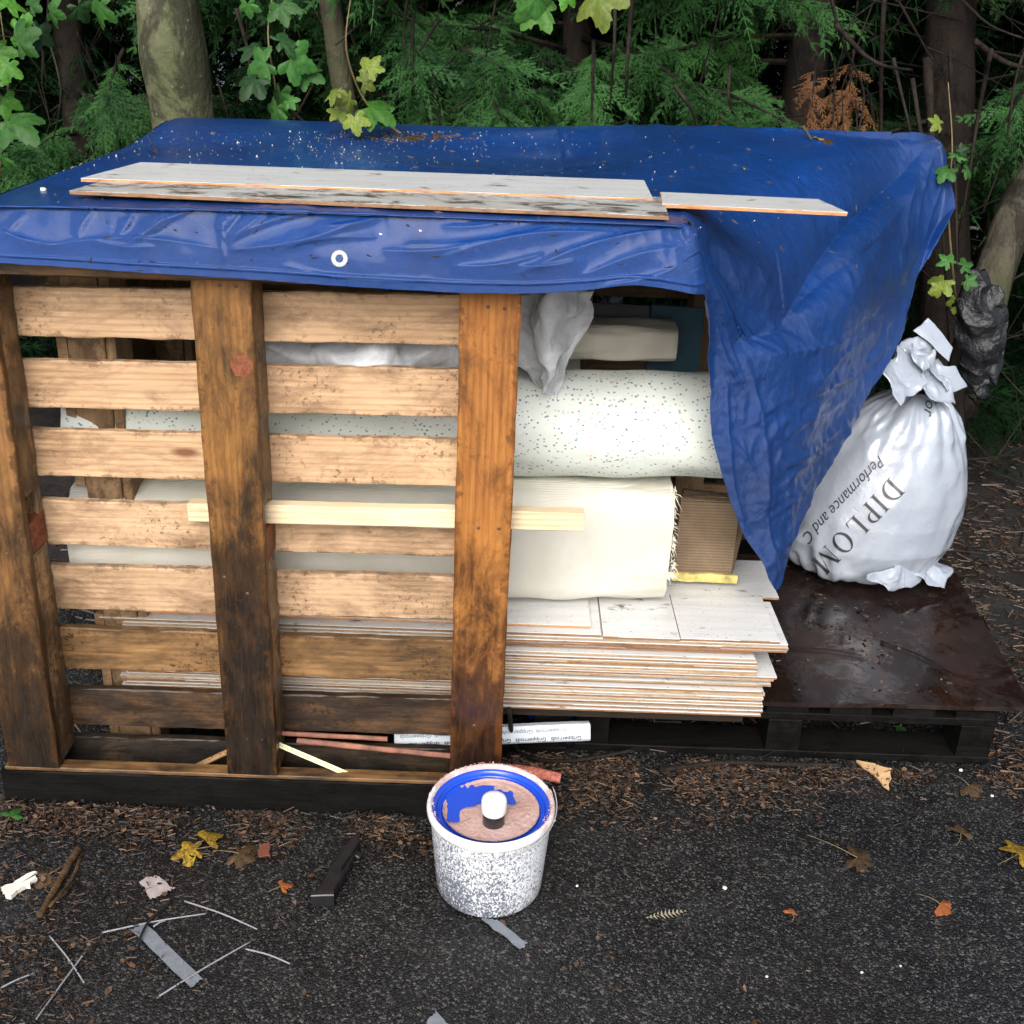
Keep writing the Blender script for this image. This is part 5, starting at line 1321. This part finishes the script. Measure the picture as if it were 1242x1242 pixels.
# ------------------------------------------------------------------ litter on the ground
def G(pts, z=.003): return [tuple(aZ(px, py, z))[:2] for px, py in pts]
M_slate = simple('grey_laminate_strip', (.17, .19, .215), .35, 60, .15)
M_grit = simple('pale_grey_paper', (.36, .31, .30), .7, 60, .2)
M_blackp = simple('black_plastic_clip', (.012, .012, .014), .3, 20, .3)
M_pale = simple('pale_wood_offcut', (.62, .40, .20), .6, 30, .2)
M_wht = simple('white_broken_offcut', (.74, .70, .62), .6, 30, .15)
GZ = .005
def gp_(name, px, m, lab, cat, T=.003, **kw): return plate(name, G(px), GZ, T, m, lab, cat, seed=len(lab), **kw)
gp_('plastic_strip', [(158, 1129), (176, 1122), (246, 1189), (232, 1199)], M_slate, 'wide grey strip lying on the asphalt at the lower left', 'strip', .002)
gp_('plastic_strip', [(584, 1116), (602, 1117), (640, 1145), (630, 1152)], M_slate, 'grey strip poking out from under the front of the tub', 'strip', .002)
gp_('plastic_strip', [(518, 1240), (528, 1228), (545, 1244), (540, 1262), (522, 1262)], M_slate, 'end of a grey strip at the bottom edge of the picture', 'strip', .002)
gp_('paper_scrap', [(169, 1071), (188, 1063), (213, 1078), (196, 1086), (183, 1092)], M_grit, 'torn pinkish-grey scrap on the asphalt above the wide grey strip', 'scrap', .0015, wob=.004)
gp_('wood_offcut', [(1038, 925), (1081, 935), (1078, 960)], M_pale, 'triangular pale wood offcut on the asphalt in front of the black pallet', 'offcut', .006)
gp_('wood_offcut', [(2, 1082), (42, 1062), (46, 1070), (14, 1092)], M_wht, 'broken white offcut at the left picture edge', 'offcut', .010, wob=.005)
gp_('wood_offcut', [(314, 1026), (328, 1024), (328, 1040), (314, 1041)], simple('red_brown_chip', (.16, .05, .03), .6), 'small square red-brown chip right of the yellow leaf', 'offcut', .004)
gp_('wood_offcut', [(1222, 716), (1250, 712), (1250, 720), (1228, 723)], M_pale, 'thin pinkish offcut on the litter at the right picture edge', 'offcut', .006)
# rotten stick, white rods
def stick(a, b, r, m, lab, nm='stick', zz=.008, cat='stick', mid=None):
    P = [aZ(*a, zz)] + ([aZ(*mid, zz + .003)] if mid else []) + [aZ(*b, zz)]
    o = bar(nm, P, [r, r * .8], m, n=6); tag(o, lab, cat); return o
M_rot = bark('rotten_wood', (.06, .035, .016), (.13, .075, .035))
stick((96, 1028), (48, 1112), .008, M_rot, 'thick rotten brown stick lying at the lower left', mid=(76, 1062), zz=.014)
stick((98, 1040), (60, 1100), .004, M_rot, 'thinner rotten stick close beside the thick one', mid=(86, 1068), zz=.024)
M_rod = simple('pale_grey_rod', (.24, .25, .27), .5, 40, .2)
rods = [((124, 1131), (250, 1108), 'long pale rod crossing the top end of the wide grey strip'), ((224, 1093), (312, 1127), 'pale grey rod slanting right above the wide strip'), ((190, 1210), (304, 1142), 'pale rod running up right from the foot of the wide strip'), ((298, 1151), (352, 1169), 'short pale rod at the right of the lower left scatter'),
        ((60, 1135), (102, 1192), 'pale thin rod slanting down at the far lower left'), ((104, 1154), (44, 1236), 'thin pale rod near the bottom left corner'), ((-6, 1202), (42, 1180), 'pale rod at the left picture edge near the bottom'), ((186, 1124), (200, 1117), 'tiny pale chip by the strip')]
for a, b, lab in rods: stick(a, b, .0018, M_rod, lab, 'rod', .006, 'rod', mid=((a[0] + b[0]) / 2 + 1, (a[1] + b[1]) / 2 - 2))
stick((208, 1092), (166, 1148), .003, M_blackp, 'thin black curved twig lying over the wide grey strip', 'twig', .012, 'twig', mid=(180, 1118))
# black clip
def clip():
    a = aZ(425, 1040, .0); b = aZ(392, 1100, .0); root = empty('black_clip', (a + b) / 2, 'black plastic wedge-shaped clip lying on the asphalt left of the tub', 'clip')
    u = Vector((0, 0, 1)); a.z = b.z = .03
    board('body', a, b, .036, .024, M_blackp, u, root, nseg=8, wob=.002, cham=.004)
    a2 = a + Vector((.0, 0, .012)); board('upper_jaw', a2 + Vector((.01, .01, 0)), (a2 + b) / 2 + Vector((0, 0, .004)), .02, .014, M_blackp, u, root, nseg=6, wob=.002)
    board('lip', b + Vector((-.022, 0, .004)), b + Vector((.022, .004, .004)), .014, .03, M_blackp, u, root, nseg=4)
    c = aZ(438, 1038, .02); board('arm', a + Vector((-.005, .0, .0)), c, .016, .012, M_blackp, u, root, nseg=4)
clip()
# foam trim behind the tub
M_pf = simple('red_pink_foam', (.52, .16, .11), .85, 90, .5, .006, bs=1)
o = bar('foam_strip', [aZ(596, 932, .02), aZ(640, 936, .02), aZ(680, 944, .015)], [.015, .012], M_pf, n=9); tag(o, 'crumbly salmon-red foam strip behind the tub beside the right upright', 'foam strip')
o = bar('root_branch', [aY(617, 860, 2.03), aZ(625, 905, .03), aZ(650, 921, .02), aZ(700, 922, .02), aZ(768, 910, .02)], [.006, .004], M_bark_dark, n=6); tag(o, 'curved dark branch hooking round right of the upright above the foam strip', 'branch')
o = bar('root_branch', [aZ(800, 934, .015), aZ(880, 925, .015), aZ(950, 927, .015), aZ(1020, 928, .012)], [.007, .005], M_bark_dark, n=6); tag(o, 'straight dark branch lying along the foot of the black pallet', 'branch')
# single fallen leaves
def fallen(px, py, size, m, ang, lab, lobes=5, z=.012, stalk=None):
    p = aZ(px, py, z); root = empty('fallen_leaf', p, lab, 'leaf', 'fallen leaves on the asphalt')
    t = Vector((math.sin(R(ang)), math.cos(R(ang)), 0)); place_leaf(p, size * 1.6, m, Vector((.1, -.12, 1)), t, root, len(lab), 'blade', lobes)
    s = stalk or (p - t * size * .9 + Vector((0, 0, -.003))); bar('stalk', [p, (p + s) / 2 + Vector((.004, 0, .002)), s], .0013, M_stem, root)
fallen(236, 1030, .055, M_lautumn, 250, 'yellow and brown lobed leaf on the asphalt below the upright pallet', z=.016)
fallen(248, 1018, .05, M_lautumn, 40, 'yellow leaf fragment lying against the lobed yellow leaf', 3, z=.02)
fallen(1040, 1040, .085, M_lbrown, 110, 'flat olive-brown leaf with a long pale stalk on the asphalt at right', 5, stalk=aZ(978, 1012, .01))
fallen(1140, 1096, .05, M_lorange, 130, 'curled orange-brown leaf on the asphalt at the right', 3)
fallen(1236, 1035, .075, M_lautumn, 60, 'yellow-green leaf at the right edge of the picture')
fallen(960, 1108, .022, M_lorange, 10, 'tiny orange leaf right of the fern scrap', 3)
fallen(12, 990, .04, M_lgreen, 10, 'small green leaf sprouting at the left edge by the pallet foot', 3, .03)
fallen(1175, 952, .06, M_lbrown, 150, 'dull grey-brown leaf in front of the black pallet at right', 3)
fallen(1092, 880, .03, M_ldark, 200, 'dark leaf caught in the opening of the black pallet', 3)
fallen(290, 1035, .06, M_lbrown, 100, 'limp brown leaf just right of the yellow leaf')
fallen(1165, 1010, .05, M_lbrown, 30, 'dark brown leaf low at the right of the asphalt', 3)
fallen(340, 1075, .03, M_lorange, 60, 'small reddish leaf left of the black clip', 3)
fallen(905, 945, .05, M_lbrown, 80, 'brown leaf among the litter in front of the black pallet', 3)
fallen(60, 1060, .05, M_lbrown, 210, 'brown leaf beside the rotten stick', 3)
def fern():
    a = aZ(784, 1113, .008); b = aZ(830, 1105, .008); root = empty('fern_scrap', a, 'small skeletal fern frond on the asphalt right of the tub', 'frond'); d = b - a; s = Vector((-d.y, d.x, 0)).normalized()
    bar('stalk', [a, (a + b) / 2, b], .0008, M_stem, root); v = []; f = []
    for k in range(11):
        p = a + d * (k / 10); w = .013 * math.sin(math.pi * (k + .8) / 11.5)
        for q in (-1, 1): i = len(v); v += [p - d * .03, p + d * .03, p + s * q * w + d * .06]; f.append((i, i + 1, i + 2))
    mesh('leaflets', v, f, simple('dry_leaflet', (.38, .34, .24), .7), parent=root)
fern()
# leaves and twigs on the sheet and on the brown board
def on_sheet_leaf(px, py, size, m, lab, ang, lobes=3):
    p, n = on_tarp(px, py); o = place_leaf(p + n * .006, size, m, n, Vector((math.sin(R(ang)), math.cos(R(ang)), 0)), None, len(lab), 'fallen_leaf', lobes); tag(o, lab, 'leaf', 'fallen leaves on the blue sheet')
on_sheet_leaf(990, 170, .09, M_lautumn, 'yellow-brown leaf at the back edge of the blue sheet', 60)
on_sheet_leaf(1003, 173, .07, M_lbrown, 'dark wet leaf beside the yellow-brown one at the back edge of the sheet', 130, 5)
on_sheet_leaf(900, 206, .022, M_lyellow, 'small yellow-green leaf on the sheet behind the short plank', 80)
on_sheet_leaf(500, 168, .13, M_lbrown, 'withered brown leaf at the back edge of the sheet by the shoot', 100, 5)
on_sheet_leaf(525, 166, .10, M_lbrown, 'second withered leaf just right of the other at the back edge', 80)
on_sheet_leaf(184, 186, .03, M_lbrown, 'brown leaf scrap on the sheet near its left back corner', 30)
on_sheet_leaf(833, 272, .03, M_lbrown, 'scrap of dead leaf caught at the front corner fold of the sheet', 30)
for a, b, lab in [((972, 152), (984, 172), 'short thick grey stub leaning on the back edge of the sheet'), ((180, 180), (192, 190), 'curved pale twig on the sheet near its left back corner')]:
    p, _ = on_tarp(a[0], max(a[1], 168)); q, _ = on_tarp(*b); o = bar('twig', [p + Vector((0, 0, .03)), (p + q) / 2 + Vector((0, 0, .018)), q + Vector((0, 0, .005))], .006 if 'stub' in lab else .002, M_bark_grey); tag(o, lab, 'twig')
for k, (a, b) in enumerate([((958, 786), (1045, 795)), ((1068, 778), (1150, 812))]):
    p = aZ(*a, SHZ + .004); q = aZ(*b, SHZ + .004); o = bar('twig', [p, (p + q) / 2 + Vector((.003, .01, .002)), q], .003, M_bark_dark); tag(o, ['green-black twig on the brown sheet beside the laminate stack', 'brown twig slanting across the middle of the brown sheet'][k], 'twig')

# mats of needles, bark and twiglets (uncountable)
def litter(name, label, n, sampler, zf, mats, seed, L=(.004, .020), W=(.0005, .0014), flake=.25):
    rs = random.Random(seed); root = None
    groups = [([], []) for _ in mats]
    for k in range(n):
        x, y = sampler(rs)
        for _ in range(6):
            if mn.noise(Vector((x * 7, y * 7, seed * 3))) + .25 * rs.random() > .0: break
            x, y = sampler(rs)
        z = zf(x, y) + rs.uniform(.001, .012); gi = (0, 0, 1, 1, 1, 2)[rs.randrange(6)]; v, f = groups[gi]; i = len(v)
        a = rs.uniform(0, 6.28); d = Vector((math.cos(a), math.sin(a), rs.uniform(-.2, .25))); s = Vector((-math.sin(a), math.cos(a), rs.uniform(-.5, .5)))
        p = Vector((x, y, z))
        if rs.random() < flake:
            r = rs.uniform(.003, .010); m_ = 5
            v += [p + (d * math.cos(6.28 * q / m_) + s * math.sin(6.28 * q / m_) * .6) * r * rs.uniform(.6, 1.2) + Vector((0, 0, rs.uniform(0, .004))) for q in range(m_)]; f.append(tuple(range(i, i + m_)))
        else:
            l = rs.uniform(*L) * (1.8 if rs.random() < .1 else 1); w = rs.uniform(*W); h = Vector((0, 0, w * 1.3)); b = p + d * l + s * rs.uniform(-.25, .25) * l
            v += [p - s * w, p + s * w, p + h * 1.5, b - s * w * .7, b + s * w * .7, b + h]; f += [(i, i + 2, i + 5, i + 3), (i + 2, i + 1, i + 4, i + 5), (i + 1, i, i + 3, i + 4)]
    for (v, f), m in zip(groups, mats):
        o = mesh(name, v, f, m); tag(o, label[mats.index(m)], 'litter', kind='stuff')
def lm(name, c): return simple(name, c, .55, 40, .5, .002)
ML = [lm('brown_needles', (.06, .03, .015)), lm('dark_humus', (.010, .007, .005)), lm('tan_bark_bits', (.12, .068, .036))]
def gz0(x, y): return max(0.0, ground_z(x, y)) if y < 2.9 else 0
def s_front(rs):
    while True:
        x = rs.uniform(-1.3, .1); y = 1.935 - abs(rs.gauss(0, .055))
        if y > 1.3: return x, y
def s_left(rs): return -.86 + rs.gauss(0, .13), rs.uniform(1.35, 1.95)
def s_mid(rs):
    x = .28 + rs.gauss(0, .26)
    return max(x, -.1 + rs.random() * .2), 2.14 - abs(rs.gauss(0, .10)) * (1 - .5 * max(0, x - .3)) + rs.uniform(0, .05)
def s_strip(rs): return rs.uniform(.3, 1.5), 2.17 - abs(rs.gauss(0, .035))
litter('needle_litter', ['brown needles piled along the foot of the upright pallet', 'dark humus crumbs along the foot of the upright pallet', 'tan bark bits along the foot of the upright pallet'], 4200, s_front, gz0, ML, 1)
litter('needle_litter', ['brown needles scattered at the lower left by the rotten stick', 'dark humus crumbs at the lower left', 'tan bark bits at the lower left'], 1500, s_left, gz0, ML, 2)
litter('needle_litter', ['brown needles heaped right of the upright pallet under the stack', 'dark humus heaped under the laminate stack', 'tan bark bits heaped under the laminate stack'], 5200, s_mid, gz0, ML, 3)
litter('needle_litter', ['brown needles in a band before the black pallet', 'dark humus in a band before the black pallet', 'tan bark bits in a band before the black pallet'], 1800, s_strip, gz0, ML, 4)
litter('needle_litter', ['sparse brown needles over the open asphalt', 'sparse dark crumbs over the open asphalt', 'sparse tan bits over the open asphalt'], 600, lambda rs: (rs.uniform(-1.3, 1.5), rs.uniform(1.0, 2.1)), gz0, ML, 7, L=(.004, .013), flake=.45)
litter('needle_litter', ['thick brown needle mat on the bank at the right', 'dark humus on the bank at the right', 'tan bark on the bank at the right'], 9000, lambda rs: (rs.uniform(1.18, 2.3), rs.uniform(1.9, 3.9)), lambda x, y: max(soil_z(x, y), 0), ML, 5, L=(.006, .032), W=(.0007, .0018))
litter('needle_litter', ['brown needles on the soil under the hedge', 'dark humus under the hedge', 'tan bark bits under the hedge'], 5000, lambda rs: (rs.uniform(-1.6, 2.6), rs.uniform(2.2, 5)), lambda x, y: max(soil_z(x, y), 0), ML, 6, L=(.02, .07), W=(.001, .003))
litter('board_litter', ['needles scattered on the wet brown sheet', 'dark crumbs scattered on the wet brown sheet', 'tan bits scattered on the wet brown sheet'], 420, lambda rs: (rs.uniform(.55, 1.1), rs.uniform(2.24, 2.95)), lambda x, y: SHZ, ML, 8, L=(.003, .014), W=(.0005, .0012), flake=.35)
# loose grit standing on the asphalt
def grit():
    rs = np.random.default_rng(4); n = 36000
    x = rs.uniform(-1.25, 1.35, n); y = 0.95 + (2.25 - .95) * rs.random(n) ** 1.1; s = rs.uniform(.0008, .0021, n)
    base = np.array([(1, 0, -.3), (-.5, .87, -.3), (-.5, -.87, -.3), (.1, .1, .75)]); V = np.zeros((n, 4, 3))
    a = rs.uniform(0, 6.28, n); ca, sa = np.cos(a), np.sin(a); j = rs.uniform(.7, 1.3, (n, 4, 3)); B = base[None] * j
    V[..., 0] = (B[..., 0] * ca[:, None] - B[..., 1] * sa[:, None]) * s[:, None] + x[:, None]; V[..., 1] = (B[..., 0] * sa[:, None] + B[..., 1] * ca[:, None]) * s[:, None] + y[:, None]
    z = np.array([ground_z(a_, b_) for a_, b_ in zip(x, y)]); V[..., 2] = B[..., 2] * s[:, None] + z[:, None] + .0006
    T = np.array([(0, 1, 3), (1, 2, 3), (2, 0, 3)])[None] + np.arange(n)[:, None, None] * 4
    M = NT('stone_grit', rough=.32, spec=.5); c = M.ramp(M.voro(M.vec(), 60, 'Distance'), [(.1, (.008, .008, .008)), (.45, (.026, .025, .024)), (.78, (.085, .083, .078))]); M.set('Base Color', c)
    me = bigmesh('asphalt_grit', V.reshape(-1, 3), T.reshape(-1, 3), M.m); o = bpy.data.objects.new('asphalt_grit', me); col.objects.link(o)
    tag(o, 'coarse stone grit standing proud of the wet asphalt', 'grit', kind='stuff')
grit()
# a few white specks of stone
for k, (px, py, s) in enumerate([(879, 1078, .005), (1203, 966, .004), (930, 1185, .003), (1092, 1172, .0025), (700, 1075, .003), (672, 996, .004), (1165, 935, .005), (1045, 1180, .003)]):
    lump('white_pebble', aZ(px, py, .002), s, M_wht, ['largest white pebble, alone on the asphalt right of the tub', 'white pebble near the right end of the black pallet foot', 'small white pebble low right of centre', 'small white pebble at the lower right', 'white speck just right of the tub side', 'white speck by the tub rim', 'white crumb touching the foot of the black pallet', 'tiny white pebble left of the lower right one'][k], 'pebble', k)
print('foliage triangles', NT_TRI)
